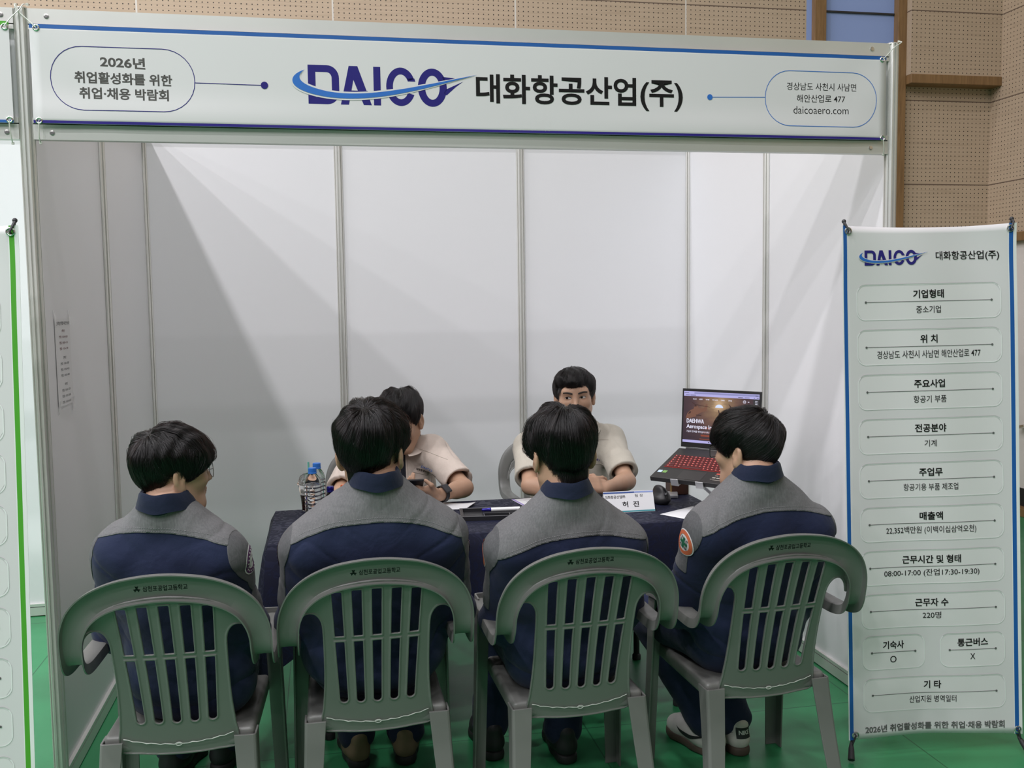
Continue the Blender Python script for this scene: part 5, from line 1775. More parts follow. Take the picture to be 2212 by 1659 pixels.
def front_print(ent, root, X0, Z0, tilt=0.0, lift=0.0012):
    """map (a, b) onto the front of a shirt, seen from -Y"""
    c, s_ = math.cos(tilt), math.sin(tilt)
    def f(a, b):
        x, z = X0 + a * c - b * s_, Z0 + a * s_ + b * c
        h = ent['t'].ray_cast(Vector((x, 0.3, z)), Vector((0, 1, 0)))[0]
        y = h.y if h is not None else 0.9
        return (x - root[0], y - lift - root[1], z - root[2])
    return f
def shirt_details():
    # beige shirt: dark undershirt strip, chest lettering, pocket seams
    rt = kA['root']; so = eA['o']
    f = front_print(eA, rt, 1.213, 0.86)
    mb = MB(); sheet_mesh(f, -0.014, 0.014, -0.12, 0.075, 4, 24, mb); mb.obj('undershirt', 'black_cloth', so)
    f = front_print(eA, rt, 1.313, 0.842, -0.30)
    mb = MB(); text(mb, 'DAICO', (-0.020, 0.010), (0.022, 0.010), 0.012, f, 0.02); mb.obj('chest_lettering', 'ink_blue', so)
    mb = MB(); text(mb, '대화항공산업(주)', (-0.038, -0.008), (0.040, -0.008), 0.0125, f, 0.02); mb.obj('chest_lettering', 'ink_black', so)
    mb = MB()
    for pts in ([(-0.05, -0.024), (0.05, -0.024)], [(-0.05, -0.024), (-0.05, -0.08)], [(0.05, -0.024), (0.05, -0.08)], [(-0.05, 0.085), (0.065, 0.085)]):
        mb.tube([f(a, b) for a, b in dense(pts, 0.01)], 0.0009, 5)
    f2 = front_print(eA, rt, 1.235, 0.86)
    mb.tube([f2(0, b) for b in np.linspace(-0.12, 0.07, 20)], 0.0010, 5)
    mb.obj('seam_line', 'shirt_thread', so)
    # khaki shirt
    rt = kB['root']; so = eB['o']
    f = front_print(eB, rt, 2.070, 0.862, 0.05)
    mb = MB(); text(mb, '대화항공산업(주)', (-0.040, -0.006), (0.040, -0.006), 0.0135, f, 0.02); mb.obj('chest_lettering', 'ink_navy', so)
    mb = MB(); strip(mb, [(-0.02, 0.012), (0.0, 0.008), (0.025, 0.018)], [(-0.02, 0.014), (0.0, 0.011), (0.025, 0.0185)], f, 0); mb.obj('chest_lettering', 'ink_blue', so)
    mb = MB()
    for pts in ([(-0.055, -0.024), (0.055, -0.024)], [(-0.055, -0.024), (-0.055, -0.07)], [(0.055, -0.024), (0.055, -0.07)], [(-0.05, 0.095), (0.08, 0.088)]):
        mb.tube([f(a, b) for a, b in dense(pts, 0.01)], 0.0009, 5)
    f2 = front_print(eB, rt, 1.998, 0.90)
    mb.tube([f2(0.012, b) for b in np.linspace(-0.14, 0.05, 20)], 0.0010, 5)
    mb.obj('seam_line', 'shirt_thread', so)
AFTER.append(shirt_details)
def wristwatch():
    e, w_ = kA['EL'][0], np.array((1.330, 0.665, 0.790))
    ax = (w_ - e) / np.linalg.norm(w_ - e); c = w_ - ax * 0.030 - kA['root']
    side = np.cross(ax, np.array((0, 0, 1.0))); side /= np.linalg.norm(side); upv = np.cross(side, ax)
    ring = [c + (side * math.cos(t) + upv * math.sin(t)) * 0.0325 for t in np.linspace(0, 2 * PI, 28, endpoint=False)]
    mb = MB()
    for off in (-0.006, 0, 0.006):
        mb.tube([p + ax * off for p in ring], 0.0038, 6, closed=True)
    st = mb.obj('wristwatch', 'blackplastic', pA, smooth=True)
    fr = Matrix(np.stack([ax, side, upv], 1).tolist())
    d = (-np.array((0, 1.0, 0)) * 0.8 + upv * 0.6); d -= ax * (d @ ax); d /= np.linalg.norm(d); tt = np.cross(d, ax)
    cc = c + d * 0.036
    vs = [cc + ax * a * 0.018 + tt * b * 0.020 + d * g_ * 0.005 for g_ in (-1, 1) for a, b in ((-1, -1), (1, -1), (1, 1), (-1, 1))]
    MB().add(vs, [(0, 3, 2, 1), (4, 5, 6, 7), (0, 1, 5, 4), (1, 2, 6, 5), (2, 3, 7, 6), (3, 0, 4, 7)]).obj('watch_case', 'darkmetal', st, bevel=0.003)
AFTER.append(wristwatch)

#POOL
with ThreadPoolExecutor(16) as ex:
    RES = list(ex.map(lambda j: j[0].build(j[1]), JOBS))
for (s_, h_, cb), (v_, q_) in zip(JOBS, RES):
    cb(v_, q_)
for fn in AFTER:
    fn()

# ================================================================== TABLE AND WHAT STANDS ON IT
g = G('navy_damask')
v = g.coord()
sw = g.noise(v, 13, 2, 0.4, 1.6)
band = g.math('LESS_THAN', g.math('ABSOLUTE', g.math('SUBTRACT', g.math('FRACT', g.math('MULTIPLY', sw, 5.0)), 0.5)), 0.17)
g.set(Base_Color=g.mix(band, (0.0055, 0.0072, 0.023), (0.0085, 0.011, 0.034)), Roughness=g.math('SUBTRACT', 0.72, g.math('MULTIPLY', band, 0.22)), Specular_IOR_Level=0.3)
g.bump(g.noise(v, 700, 2), 0.2, 0.001)
M['damask'] = g.m
M['table_top'] = plain('grey_table_board', (0.45, 0.44, 0.42), 0.5)
TX0, TX1, TY0, TY1, TZ = 0.665, 2.425, 0.145, 0.745, 0.745
tb = thing('folding_table', 'folding table with black legs hidden under the navy tablecloth', 'table', ((TX0 + TX1) / 2, (TY0 + TY1) / 2, 0))
cx, cy = (TX0 + TX1) / 2, (TY0 + TY1) / 2
MB().box((TX0 - cx + 0.012, TY0 - cy + 0.012, 0.712), (TX1 - cx - 0.012, TY1 - cy - 0.012, 0.738)).obj('tabletop', 'table_top', tb, bevel=0.004)
for x in (TX0 + 0.20, TX1 - 0.22):
    for y in (TY0 + 0.06, TY1 - 0.03):
        lg = MB().tube([(x - cx, y - cy, 0.012), (x - cx, y - cy, 0.71)], 0.0135, 12).obj('leg', 'blackplastic', tb, smooth=True)
        MB().lathe([(0.019, 0.001), (0.019, 0.02), (0.0145, 0.026)], (x - cx, y - cy, 0), 14).obj('leg_cap', 'rubber', lg, smooth=True)
    MB().tube([(x - cx, TY0 + 0.06 - cy, 0.16), (x - cx, TY1 - 0.03 - cy, 0.16)], 0.010, 10).obj('stretcher', 'blackplastic', tb, smooth=True)
def cloth_mesh():
    hx, hy, r = (TX1 - TX0) / 2, (TY1 - TY0) / 2, 0.035
    per = []
    N_ = 300
    ring = []
    for k in range(N_):
        # walk a rounded rectangle
        t = k / N_ * (4 * (hx + hy))
        segs = [(hx * 2, 0), (hy * 2, 1), (hx * 2, 2), (hy * 2, 3)]
        for L, sd in segs:
            if t <= L: break
            t -= L
        u = t / L
        p, nrm = {0: ((-hx + 2 * hx * u, -hy), (0, -1)), 1: ((hx, -hy + 2 * hy * u), (1, 0)), 2: ((hx - 2 * hx * u, hy), (0, 1)), 3: ((-hx, hy - 2 * hy * u), (-1, 0))}[sd]
        e = min(u, 1 - u) * L
        corner = max(0.0, 1 - e / 0.16)
        other = {0: (-1 if u < 0.5 else 1, 0), 1: (0, -1 if u < 0.5 else 1), 2: (1 if u < 0.5 else -1, 0), 3: (0, 1 if u < 0.5 else -1)}[sd]
        ring.append((p, nrm, other, corner, sd, u * L))
    mb = MB(); rows = []
    # top surface inset rings to the centre
    for sc in (0.0, 0.35, 0.7, 0.9, 0.975):
        rows.append([(p[0] * sc, p[1] * sc, TZ) for p, *_ in ring])
    rows.append([(p[0] * 0.994, p[1] * 0.994, TZ - 0.002) for p, *_ in ring])
    for j in range(1, 15):
        f = j / 14
        row = []
        for p, n, o, c, sd, s in ring:
            drop = (0.355 + 0.10 * c) * f
            wv = math.sin(s * 17 + sd * 2.0) * 0.5 + math.sin(s * 31 + sd + 1.3) * 0.3 + 0.35 * math.sin(s * 7.3)
            out = 0.008 + f * (0.012 + 0.020 * wv + 0.060 * c * c) + 0.008 * min(1, f * 4)
            oo = c * c * 0.035 * f
            row.append((p[0] + n[0] * out + o[0] * oo, p[1] + n[1] * out + o[1] * oo, TZ - 0.006 - drop + 0.01 * math.sin(s * 9) * f))
        rows.append(row)
    return rows
rows = cloth_mesh()
tc_ = MB().loft(rows, True, False).obj('tablecloth', 'damask', smooth=True)
tc_.location = (cx, cy, 0)
tag(tc_, 'dark navy patterned tablecloth draped over the table in the booth', 'tablecloth')

# ---- clear drink containers
g = G('clear_plastic')
g.set(Base_Color=(0.97, 0.98, 0.98), Roughness=0.03, Transmission_Weight=1.0, IOR=1.18)
M['clear'] = g.m
g = G('water')
g.set(Base_Color=(0.97, 0.98, 0.99), Roughness=0.0, Transmission_Weight=1.0, IOR=1.33)
M['water'] = g.m
M['cap_blue'] = plain('blue_cap', (0.03, 0.19, 0.66), 0.35)
M['cap_navy'] = plain('violet_blue_cap', (0.02, 0.015, 0.22), 0.2, 0.5)
M['cap_orange'] = plain('orange_cap', (0.78, 0.17, 0.05), 0.3, 0.2)
M['brown_glass'] = plain('brown_glass', (0.014, 0.008, 0.006), 0.08, spec=0.7)
M['amber_glass'] = plain('amber_glass', (0.20, 0.10, 0.03), 0.10, spec=0.7)
M['coffee'] = plain('iced_coffee', (0.05, 0.018, 0.012), 0.1)
M['straw'] = plain('mint_straw', (0.16, 0.52, 0.42), 0.4)
def water_bottle(loc, label):
    r = thing('water_bottle', label, 'bottle', loc)
    prof = [(0.0, 0.002), (0.026, 0.0), (0.0315, 0.006)]
    z = 0.012
    while z < 0.135:
        prof += [(0.0325, z), (0.0325, z + 0.009), (0.0305, z + 0.012)]; z += 0.0155
    prof += [(0.0325, 0.140), (0.0318, 0.152), (0.027, 0.166), (0.019, 0.178), (0.0135, 0.184), (0.0130, 0.186)]
    MB().lathe(prof, n=32, caps=False).obj('bottle_body', 'clear', r, smooth=True)
    MB().lathe([(0.0, 0.004)] + [(max(0.001, a - 0.0016), b) for a, b in prof[1:] if 0.004 < b < 0.150] + [(0.0, 0.150)], n=32, caps=False).obj('water', 'water', r, smooth=True)
    cp = []
    for k in range(48):
        a = 2 * PI * k / 48; cp.append(0.0155 + (0.0005 if k % 2 else 0))
    rings = [[(cp[k] * sc * math.cos(2 * PI * k / 48), cp[k] * sc * math.sin(2 * PI * k / 48), z) for k in range(48)] for sc, z in ((1.06, 0.184), (1.06, 0.188), (1.0, 0.189), (1.0, 0.203), (0.95, 0.206), (0.5, 0.2065))]
    MB().loft(rings).obj('cap', 'cap_blue', r)
    return r
water_bottle((0.826, 0.525, TZ), 'clear water bottle with blue cap, the nearer one beside the broad student')
water_bottle((0.842, 0.640, TZ), 'clear water bottle with blue cap, standing just behind the nearer water bottle')
r = thing('coffee_cup', 'clear plastic iced drink cup with domed lid and mint green straw', 'cup', (0.806, 0.715, TZ))
MB().lathe([(0.0, 0.001), (0.028, 0.0), (0.032, 0.05), (0.042, 0.108), (0.0445, 0.110), (0.0445, 0.113), (0.0415, 0.113)], n=32, caps=False).obj('cup_body', 'clear', r, smooth=True)
MB().lathe([(0.0, 0.004), (0.027, 0.004), (0.031, 0.05), (0.034, 0.068), (0.0, 0.068)], n=28, caps=False).obj('drink', 'coffee', r, smooth=True)
MB().lathe([(0.046, 0.110), (0.046, 0.115), (0.042, 0.117), (0.040, 0.128), (0.033, 0.143), (0.020, 0.152), (0.010, 0.154)], n=32, caps=False).obj('lid', 'clear', r, smooth=True)
MB().tube([(0.004, -0.004, 0.03), (0.002, 0.0, 0.20)], 0.0040, 10).obj('straw', 'straw', r, smooth=True)
def tonic(loc, label, glass, cap):
    r = thing('drink_bottle', label, 'bottle', loc)
    MB().lathe([(0.0, 0.001), (0.020, 0.0), (0.0225, 0.004), (0.0225, 0.060), (0.020, 0.072), (0.0125, 0.088), (0.0115, 0.094)], n=28, caps=False).obj('bottle_body', glass, r, smooth=True)
    MB().lathe([(0.0145, 0.090), (0.0145, 0.095), (0.0135, 0.097), (0.0145, 0.099), (0.0145, 0.110), (0.012, 0.113), (0.0, 0.1135)], n=28, caps=False).obj('cap', cap, r, smooth=True)
tonic((0.893, 0.620, TZ), 'small dark brown drink bottle with violet blue cap', 'brown_glass', 'cap_navy')
tonic((0.948, 0.640, TZ), 'small amber drink bottle with orange cap half hidden by a student', 'amber_glass', 'cap_orange')

# ---- smartphone in the hand
r = thing('smartphone', 'black smartphone held by the man in the beige shirt', 'phone', (1.192, 0.622, 0.850))
r.rotation_euler = (0.0, math.radians(36), math.radians(90))
MB().box((-0.037, -0.076, -0.0045), (0.037, 0.076, 0.0045)).obj('phone_body', 'blackplastic', r, bevel=0.004)
MB().box((-0.034, -0.072, 0.0044), (0.034, 0.072, 0.0050)).obj('screen', 'brown_glass', r, bevel=0.0004)
mb = MB()
for y in (0.058, 0.045, 0.032):
    mb.lathe([(0.0, -0.0062), (0.006, -0.006), (0.006, -0.0044)], (0.022, y, 0), 14)
mb.obj('camera_lens', 'darkmetal', r)

# ---- papers
def paper(name, loc, w_, h_, rz, label, curl=0.0, stripe=False):
    r = thing(name, label, 'paper', loc, rz)
    f = lambda l: (lambda u, v: (u * w_, v * h_, 0.0012 + 0.0004 * l + curl * max(0, u - 0.1) ** 2 * 4 * 0.02))
    o = sheet_mesh(f(0), -0.5, 0.5, -0.5, 0.5, 10, 4).obj('sheet', 'paper', r, smooth=True)
    m = o.modifiers.new('solid', 'SOLIDIFY'); m.thickness = 0.0004; m.offset = 0
    if stripe:
        M.setdefault('lilac', plain('lilac_print', (0.32, 0.25, 0.55), 0.6))
        mb = MB(); sheet_mesh(f(1), -0.49, -0.44, -0.5, 0.5, 1, 4, mb); mb.obj('stripe', 'lilac', r)
        mb = MB()
        for k in range(5):
            sheet_mesh(f(1), -0.30, 0.35 - 0.1 * (k % 2), 0.36 - 0.09 * k, 0.372 - 0.09 * k, 2, 1, mb)
        mb.obj('printed_line', 'ink_midgrey', r)
    return r
paper('leaflet', (1.375, 0.645, TZ), 0.19, 0.13, -0.45, 'white leaflet with curled edge beside the phone holding man', 0.6)
paper('printed_sheet', (1.775, 0.590, TZ), 0.21, 0.28, 0.16, 'printed sheet with lilac edge in front of the clasped hands man', 0.0, True)
paper('paper_sheet', (2.300, 0.245, TZ), 0.21, 0.20, 0.55, 'blank white sheet beside the student in black glasses')

# ---- pen tray
r = thing('pen_tray', 'black desk tray with compartments between the two middle students', 'tray', (1.540, 0.415, TZ), -0.10)
mb = MB()
wx, wy, hz, t = 0.150, 0.078, 0.017, 0.004
mb.box((-wx, -wy, 0.0005), (wx, wy, 0.004))
for lo, hi in (((-wx, -wy, 0.004), (-wx + 0.012, wy, hz)), ((wx - 0.012, -wy, 0.004), (wx, wy, hz)), ((-wx + 0.012, -wy, 0.004), (wx - 0.012, -wy + 0.006, hz)), ((-wx + 0.012, wy - 0.006, 0.004), (wx - 0.012, wy, hz))):
    mb.box(lo, hi)
mb.obj('tray_body', 'blackplastic', r)
M['greyplastic'] = plain('grey_rim', (0.10, 0.10, 0.105), 0.4)
MB().tube([(-wx, -wy, hz), (wx, -wy, hz), (wx, wy, hz), (-wx, wy, hz)], 0.0016, 6, closed=True).obj('rim', 'greyplastic', r)
mb = MB()
mb.box((-0.060, -wy + 0.006, 0.004), (-0.056, wy - 0.006, hz - 0.002)); mb.obj('divider', 'blackplastic', r)
MB().box((-0.056, -0.012, 0.004), (wx - 0.012, -0.008, hz - 0.003)).obj('divider', 'blackplastic', r)
MB().box((0.040, -wy + 0.006, 0.004), (0.044, -0.012, hz - 0.003)).obj('divider', 'blackplastic', r)
r = thing('marker_pen', 'white marker pen with violet tip lying in the desk tray', 'pen', (1.550, 0.440, TZ + 0.0205), -0.06)
MB().tube([(-0.035, 0, 0), (0.08, 0, 0)], 0.0075, 14).obj('barrel', 'vinyl_white', r, smooth=True)
MB().tube([(-0.072, 0, 0), (-0.068, 0, 0), (-0.0345, 0, 0)], [0.003, 0.0065, 0.0078], 14).obj('pen_cap', 'cap_navy', r, smooth=True)

# ---- name plate
r = thing('name_plate', 'white folded paper name plate with blue top and teal bottom bands', 'name plate', (2.060, 0.375, TZ), -0.03)
M['teal'] = plain('teal_print', (0.05, 0.28, 0.32), 0.6)
M['steel_blue'] = plain('steel_blue_print', (0.04, 0.09, 0.30), 0.6)
M['pale_blue'] = plain('pale_blue_print', (0.28, 0.36, 0.66), 0.6)
def npf(l):
    return lambda u, v: ((u - 0.5) * 0.205, -0.034 + 0.034 * v - 0.0006 * l, 0.001 + 0.079 * v)
mb = MB()
P8 = [(-0.1025, -0.034, 0.001), (0.1025, -0.034, 0.001), (0.1025, 0, 0.080), (-0.1025, 0, 0.080), (0.1025, 0.034, 0.001), (-0.1025, 0.034, 0.001)]
mb.add(P8, [(0, 1, 2, 3), (3, 2, 4, 5), (0, 5, 4, 1)])
mb.obj('card', 'paper', r)
mb = MB(); sheet_mesh(npf(1), 0, 0.62, 0.90, 0.97, 1, 1, mb); mb.obj('print_band', 'steel_blue', r)
mb = MB(); sheet_mesh(npf(1), 0.62, 1.0, 0.90, 0.97, 1, 1, mb); mb.obj('print_band', 'pale_blue', r)
mb = MB(); sheet_mesh(npf(1), 0, 1.0, 0.02, 0.085, 1, 1, mb); mb.obj('print_band', 'teal', r)
mb = MB()
text(mb, '대화항공산업㈜', (0.03, 0.74), (0.43, 0.74), 0.15, npf(1), 0.012)
text(mb, '팀 장', (0.63, 0.77), (0.79, 0.77), 0.13, npf(1), 0.0)
text(mb, '허  진', (0.36, 0.38), (0.69, 0.38), 0.27, npf(1), 0.02)
mb.obj('lettering', 'ink_black', r)

# ---- upright mouse, silver case, brown box
r = thing('computer_mouse', 'black upright ergonomic mouse beside the name plate', 'mouse', (2.232, 0.475, TZ), 0.25)
S = Sdf()
S.ell((0, 0, 0.020), (0.036, 0.050, 0.026), None, 0)
S.ell((0.004, 0.004, 0.045), (0.020, 0.045, 0.034), rotm(0.0, -0.35, 0), 0.025)
S.box((0, 0, -0.05), (0.2, 0.2, 0.05), 0, None, 0.003, 's')
v_, q_ = S.build(0.003)
mo = link('mouse_body', np_mesh('mouse_body', v_, q_), 'blackplastic', r)
MB().tube([(-0.012, -0.040, 0.055), (-0.006, -0.050, 0.042), (-0.004, -0.054, 0.03)], 0.0012, 6).obj('button_gap', 'groove', r)
MB().lathe([(0.0, -0.004), (0.006, -0.004), (0.006, 0.004), (0.0, 0.004)], (-0.008, -0.047, 0.050), 14).obj('scroll_wheel', 'steel', r)
r = thing('silver_case', 'flat silver case lying behind the upright mouse', 'case', (2.300, 0.610, TZ), -0.35)
M['silver'] = plain('satin_silver', (0.55, 0.55, 0.56), 0.35, 0.6)
MB().box((-0.055, -0.045, 0.001), (0.055, 0.045, 0.016)).obj('case_body', 'silver', r, bevel=0.004)
MB().box((-0.025, -0.0462, 0.006), (0.005, -0.0446, 0.011)).obj('latch', 'darkmetal', r)
r = thing('brown_box', 'dark reddish brown box standing at the back under the laptop', 'box', (2.372, 0.668, TZ), -0.1)
M['mahogany'] = plain('dark_mahogany', (0.055, 0.02, 0.012), 0.4, 0, 0.3, 15)
M['brass'] = plain('brass', (0.55, 0.36, 0.14), 0.35, 0.9)
MB().box((-0.035, -0.045, 0.001), (0.045, 0.045, 0.085)).obj('box_body', 'mahogany', r, bevel=0.003)
MB().box((-0.036, -0.0462, 0.01), (-0.030, -0.040, 0.080)).obj('corner_strip', 'brass', r)

# ---- laptop on its stand
LA = math.radians(-50)
LH = (2.342, 0.55, 0.963)
SL = math.radians(20)
r = thing('laptop', 'black gaming laptop with red lit keys and web page on its screen', 'laptop', LH, LA)
# local: x along the hinge to the right, -y towards the user, z up
def base_pt(x, d, h):
    return (x, -d * math.cos(SL) - h * math.sin(SL) * 1.0, -d * math.sin(SL) + h * math.cos(SL))
M['laptop'] = plain('black_laptop_shell', (0.020, 0.019, 0.019), 0.42)
M['laptop_deck'] = plain('black_laptop_deck', (0.030, 0.028, 0.028), 0.38)
def slab_l(x0, x1, d0, d1, h0, h1):
    c = [base_pt(x, d, h) for h in (h0, h1) for x, d in ((x0, d1), (x1, d1), (x1, d0), (x0, d0))]
    return c, [(0, 3, 2, 1), (4, 5, 6, 7), (0, 1, 5, 4), (1, 2, 6, 5), (2, 3, 7, 6), (3, 0, 4, 7)]
mb = MB(); mb.add(*slab_l(0, 0.357, 0.0, 0.256, -0.020, 0.0)); ba = mb.obj('base', 'laptop', r, bevel=0.003)
g = G('red_key_light'); g.set(Base_Color=(0.02, 0.004, 0.004), Emission_Color=(0.9, 0.06, 0.05), Emission_Strength=0.42); M['keylight'] = g.m
g = G('red_key_top'); g.set(Base_Color=(0.05, 0.012, 0.012), Roughness=0.5, Emission_Color=(0.7, 0.03, 0.03), Emission_Strength=0.05); M['keytop'] = g.m
g = G('red_key_legend'); g.set(Base_Color=(0.3, 0.05, 0.05), Emission_Color=(1.0, 0.20, 0.16), Emission_Strength=0.75); M['keylegend'] = g.m
mb = MB(); mb.add(*slab_l(0.018, 0.339, 0.062, 0.166, 0.0, 0.0006)); mb.obj('key_backlight', 'keylight', ba)
mb, ml = MB(), MB()
kr = np.random.default_rng(5)
for row in range(6):
    d0 = 0.0635 + row * 0.0172; x = 0.0195; k = 0
    while x < 0.335:
        wkey = 0.0158
        if row == 5 and 0.085 < x < 0.10: wkey = 0.090
        elif x == 0.0195: wkey = 0.016 + 0.004 * row
        wkey = min(wkey, 0.3375 - x)
        if wkey < 0.006: break
        mb.add(*slab_l(x, x + wkey, d0, d0 + 0.0150, 0.0006, 0.0026))
        if wkey < 0.05:
            a, b = x + wkey * 0.28, d0 + 0.004
            ml.add([base_pt(a, b + 0.007, 0.0029), base_pt(a + 0.0035 + 0.002 * kr.random(), b + 0.006, 0.0029), base_pt(a + 0.004, b + 0.001, 0.0029), base_pt(a + 0.0008, b, 0.0029)], [(0, 1, 2, 3)])
        x += wkey + 0.0022; k += 1
mb.obj('keys', 'keytop', ba); ml.obj('key_legends', 'keylegend', ba)
mb = MB(); mb.add(*slab_l(0.115, 0.220, 0.180, 0.248, 0.0, 0.0005)); mb.obj('touchpad', 'laptop_deck', ba)
M['sticker_red'] = plain('red_sticker', (0.62, 0.10, 0.07), 0.5)
M['sticker_text'] = plain('grey_sticker_text', (0.42, 0.38, 0.33), 0.5)
mb = MB(); mb.add(*slab_l(0.262, 0.318, 0.178, 0.186, 0.0, 0.0006)); mb.obj('sticker', 'sticker_red', ba)
mb = MB()
for k, (x0, x1, d) in enumerate(((0.320, 0.342, 0.182), (0.262, 0.276, 0.196), (0.282, 0.294, 0.196), (0.300, 0.308, 0.197), (0.314, 0.320, 0.197), (0.258, 0.272, 0.210), (0.276, 0.290, 0.211), (0.296, 0.304, 0.211), (0.310, 0.324, 0.211), (0.330, 0.342, 0.205), (0.254, 0.262, 0.224), (0.266, 0.300, 0.228))):
    mb.add(*slab_l(x0, x1, d, d + (0.006 if 5 <= k <= 9 else 0.0022), 0.0, 0.0007))
mb.obj('sticker_print', 'sticker_text', ba)
M['sticker_blue'] = plain('pale_blue_sticker', (0.55, 0.70, 0.85), 0.4); M['sticker_green'] = plain('green_sticker', (0.18, 0.35, 0.10), 0.4)
mb = MB(); mb.add(*slab_l(0.012, 0.030, 0.196, 0.214, 0.0, 0.0007)); mb.obj('sticker', 'sticker_blue', ba)
mb = MB(); mb.add(*slab_l(0.034, 0.052, 0.196, 0.214, 0.0, 0.0007)); mb.obj('sticker', 'sticker_green', ba)
# screen: stands nearly upright
TILT = math.radians(4)
def scr(l=0):
    return lambda u, v: (0.001 + u * 0.355, 0.012 + v * 0.246 * math.sin(TILT) - 0.0005 * l, 0.004 + v * 0.246 * math.cos(TILT))
c0 = [scr(0)(*p) for p in ((0, 0), (1, 0), (1, 1), (0, 1))]
c1 = [(p[0], p[1] + 0.007, p[2]) for p in c0]
ld_ = MB().add(c0 + c1, [(0, 1, 2, 3), (7, 6, 5, 4), (0, 4, 5, 1), (1, 5, 6, 2), (2, 6, 7, 3), (3, 7, 4, 0)]).obj('screen_lid', 'laptop', r, bevel=0.0015)
MB().tube([(0.03, 0.008, -0.002), (0.33, 0.008, -0.002)], 0.006, 10).obj('hinge', 'laptop', r, smooth=True)
def glow(name, col, k=1.0):
    g = G(name); g.set(Base_Color=(0.01, 0.01, 0.01), Roughness=0.3, Emission_Color=col, Emission_Strength=k); return g.m
g = G('web_page_picture')
tcn = g.n('ShaderNodeTexCoord'); sxn = g.n('ShaderNodeSeparateXYZ'); g.t.links.new(tcn.outputs['Object'], sxn.inputs[0])
dx = g.math('SUBTRACT', sxn.outputs[0], 0.172); dz = g.math('SUBTRACT', sxn.outputs[2], 0.185)
dd = g.math('SQRT', g.math('ADD', g.math('MULTIPLY', dx, dx), g.math('MULTIPLY', dz, dz)))
dd = g.math('ADD', dd, g.math('MULTIPLY', g.math('SUBTRACT', g.noise(g.coord((8, 1, 22)), 2.5, 4), 0.5), 0.06))
pic = g.ramp(dd, [(0.0, (0.50, 0.34, 0.20)), (0.035, (0.22, 0.14, 0.08)), (0.075, (0.13, 0.07, 0.05)), (0.12, (0.060, 0.032, 0.036)), (0.2, (0.030, 0.018, 0.028))])
g.set(Base_Color=(0.01, 0.01, 0.01), Roughness=0.3, Emission_Color=pic, Emission_Strength=1.0)
M['web'] = g.m
M['bar'] = glow('browser_bar', (0.36, 0.34, 0.62), 1.0); M['bar2'] = glow('browser_tab', (0.22, 0.22, 0.42), 1.0)
M['web_white'] = glow('page_white', (0.75, 0.75, 0.9), 1.0); M['web_dark'] = glow('page_dark', (0.030, 0.028, 0.032), 1.0)
M['web_brown'] = glow('page_brown', (0.045, 0.020, 0.018), 1.0); M['web_tan'] = glow('page_tan', (0.15, 0.068, 0.045), 1.0); M['web_red'] = glow('page_red', (0.20, 0.045, 0.025), 1.0); M['web_sun'] = glow('page_sun', (0.55, 0.62, 0.80), 1.0)
def sbox(mb, u0, v0, u1, v1, l, mi=0):
    sheet_mesh(scr(l), u0, u1, v0, v1, 1, 1, mb, mi)
U0, U1, V0, V1 = 0.022, 0.978, 0.085, 0.955
mb = MB(); sbox(mb, U0, V0, U1, V1, 1); sc_ = mb.obj('screen', 'web', ld_)
mb = MB(); sbox(mb, U0, 0.875, U1, V1, 2); mb.obj('browser_bar', 'bar', sc_)
mb = MB(); sbox(mb, U0, V0, U1, 0.128, 2); mb.obj('task_bar', 'bar', sc_)
mb = MB(); sbox(mb, 0.16, 0.915, U1, 0.945, 3); mb.obj('tab_strip', 'bar2', sc_)
sc_2 = MB(); sbox(sc_2, 0.905, 0.128, U1, 0.873, 3); sc_2.obj('menu_strip', 'web_dark', sc_)
# helicopter and jet pictures on the page
S_ = lambda pts, l, mat, nm: (lambda mb: (poly(mb, pts, scr(l)), mb.obj(nm, mat, sc_)))(MB())
heli = [(0.055, 0.50), (0.075, 0.58), (0.115, 0.635), (0.155, 0.66), (0.165, 0.70), (0.205, 0.715), (0.225, 0.675), (0.285, 0.68), (0.315, 0.745), (0.335, 0.755), (0.335, 0.70), (0.325, 0.64), (0.260, 0.61), (0.205, 0.565), (0.185, 0.53), (0.125, 0.505), (0.085, 0.485)]
S_(heli, 3, 'web_tan', 'helicopter_picture')
mb = MB()
poly(mb, [(0.10, 0.80), (0.175, 0.725), (0.185, 0.72), (0.185, 0.735)], scr(4)); poly(mb, [(0.185, 0.728), (0.37, 0.70), (0.37, 0.706), (0.185, 0.738)], scr(4))
poly(mb, [(0.165, 0.70), (0.195, 0.70), (0.19, 0.73), (0.172, 0.73)], scr(4)); poly(mb, [(0.19, 0.55), (0.26, 0.545), (0.26, 0.56), (0.19, 0.565)], scr(4)); poly(mb, [(0.085, 0.565), (0.12, 0.585), (0.125, 0.62), (0.10, 0.605)], scr(4))
mb.obj('helicopter_picture', 'web_brown', sc_)
mb = MB()
poly(mb, [(0.50, 0.50), (0.515, 0.50), (0.485, 0.66), (0.472, 0.66)][::-1], scr(3)); poly(mb, [(0.34, 0.375), (0.52, 0.36), (0.56, 0.50), (0.50, 0.42), (0.43, 0.40)], scr(3))
poly(mb, [(0.60, 0.78), (0.63, 0.74), (0.66, 0.69), (0.76, 0.70), (0.82, 0.64), (0.72, 0.64), (0.64, 0.67)], scr(3)); poly(mb, [(0.78, 0.69), (0.86, 0.77), (0.86, 0.76), (0.79, 0.675)], scr(3))
mb.obj('jet_picture', 'web_brown', sc_)
mb = MB()
for v0, h in ((0.335, 0.02), (0.26, 0.012), (0.20, 0.03), (0.15, 0.012)):
    sbox(mb, 0.20 + v0 * 0.3, v0, 0.62, v0 + h, 2.4)
mb.obj('runway_picture', 'web_red', sc_)
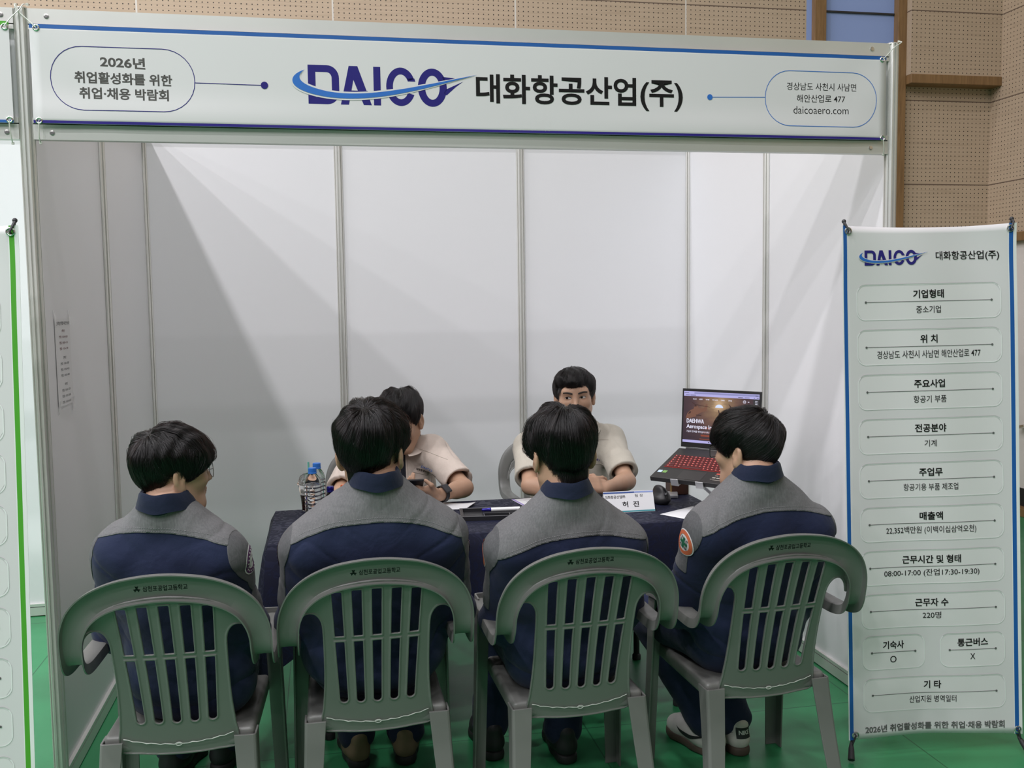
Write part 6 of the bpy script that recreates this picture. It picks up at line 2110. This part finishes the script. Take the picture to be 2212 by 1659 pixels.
mb = MB(); poly(mb, arc(0.485, 0.70, 0.05, 0.055, 0, PI, 14), scr(3)); mb.obj('sun_picture', 'web_sun', sc_)
mb = MB()
text(mb, 'DAEHWA', (0.072, 0.455), (0.298, 0.455), 0.072, scr(5), 0.012)
text(mb, 'Aerospace Industry', (0.072, 0.352), (0.560, 0.352), 0.088, scr(5), 0.008)
text(mb, '기술의 한계를 뛰어넘어 더욱 가치 있는 비행', (0.072, 0.275), (0.52, 0.272), 0.034, scr(5), 0.0)
for a, b, t in ((0.145, 0.19, '회사소개'), (0.225, 0.27, '사업분야'), (0.310, 0.358, '기술개발'), (0.395, 0.465, '지속가능경영'), (0.505, 0.552, '인재채용'), (0.597, 0.643, '고객지원')):
    text(mb, t, (a, 0.828), (b, 0.828), 0.022, scr(5), 0.012)
outline(mb, arc(0.80, 0.822, 0.016, 0.023, 0, 2 * PI, 16)[:-1], 0.004, scr(5)); sbox(mb, 0.795, 0.815, 0.806, 0.829, 5); sbox(mb, 0.84, 0.817, 0.858, 0.827, 5)
for v0 in (0.84, 0.815, 0.79):
    sbox(mb, 0.928, v0, 0.958, v0 + 0.006, 5)
mb.obj('page_lettering', 'web_white', sc_)
mb = MB()
for a, b in ((0.05, 0.10), (0.11, 0.18), (0.72, 0.78), (0.80, 0.86), (0.91, 0.925), (0.945, 0.97)):
    sbox(mb, a, 0.888, b, 0.896, 4)
sbox(mb, 0.03, 0.925, 0.09, 0.933, 4); sbox(mb, 0.36, 0.10, 0.375, 0.115, 4); sbox(mb, 0.40, 0.10, 0.415, 0.115, 4); sbox(mb, 0.93, 0.925, 0.965, 0.935, 4)
mb.obj('browser_lettering', 'web_dark', sc_)
# stand
R2 = Matrix.Rotation(LA, 3, 'Z')
def Lw(x, y, z):
    q = R2 @ Vector((x, y, z)); return (q.x + LH[0], q.y + LH[1], q.z + LH[2])
sb = Vector(Lw(0.29, -0.10, 0)); sb.z = TZ
st_ = thing('laptop_stand', 'silver folding laptop stand holding up the black laptop', 'laptop stand', tuple(sb), LA)
inv = lambda p: tuple(Matrix.Rotation(-LA, 3, 'Z') @ (Vector(Lw(*p)) - sb))
mb = MB(); mb.box((-0.075, -0.06, 0.001), (0.075, 0.10, 0.007)); mb.obj('foot_plate', 'silver', st_, bevel=0.002)
for x in (0.115, 0.225):
    mb = MB()
    c, fcs = slab_l(x - 0.017, x + 0.017, 0.02, 0.262, -0.0255, -0.0212); mb.add([inv(p) for p in c], fcs)
    bar = mb.obj('support_bar', 'silver', st_, bevel=0.001)
    mb = MB(); c, fcs = slab_l(x - 0.017, x + 0.017, 0.2595, 0.264, -0.0255, 0.004); mb.add([inv(p) for p in c], fcs)
    mb.obj('front_lip', 'silver', bar, bevel=0.0015)
for sx in (-0.03, 0.03):
    a0, a1 = Vector((sx, 0.02, 0.006)), Vector(inv(base_pt(0.17 + sx, 0.17, -0.027)))
    mb = MB(); mb.box((-0.013, -0.006, 0), (0.013, 0.006, (a1 - a0).length))
    q = (a1 - a0).to_track_quat('Z', 'Y').to_matrix()
    mb.v = [tuple(q @ Vector(p) + a0) for p in mb.v]
    mb.obj('strut', 'silver', st_, bevel=0.002)
MB().tube([inv(base_pt(0.11, 0.17, -0.029)), inv(base_pt(0.23, 0.17, -0.029))], 0.005, 10).obj('pivot_rod', 'silver', st_, smooth=True)
p0 = Vector(Lw(*base_pt(0.362, 0.14, -0.030)))
cb = MB().tube(catmull([Vector((0, 0, 0)), Vector((0.02, 0.01, -0.05)), Vector((0.03, 0.05, -0.14)), Vector((0.0, 0.10, -0.158)), Vector((-0.02, 0.13, -0.158))], 8), 0.0025, 8).obj('charging_cable', 'rubber', smooth=True)
cb.location = (p0.x, p0.y, TZ + 0.161)
tag(cb, 'thin black charging cable hanging from the laptop', 'cable')
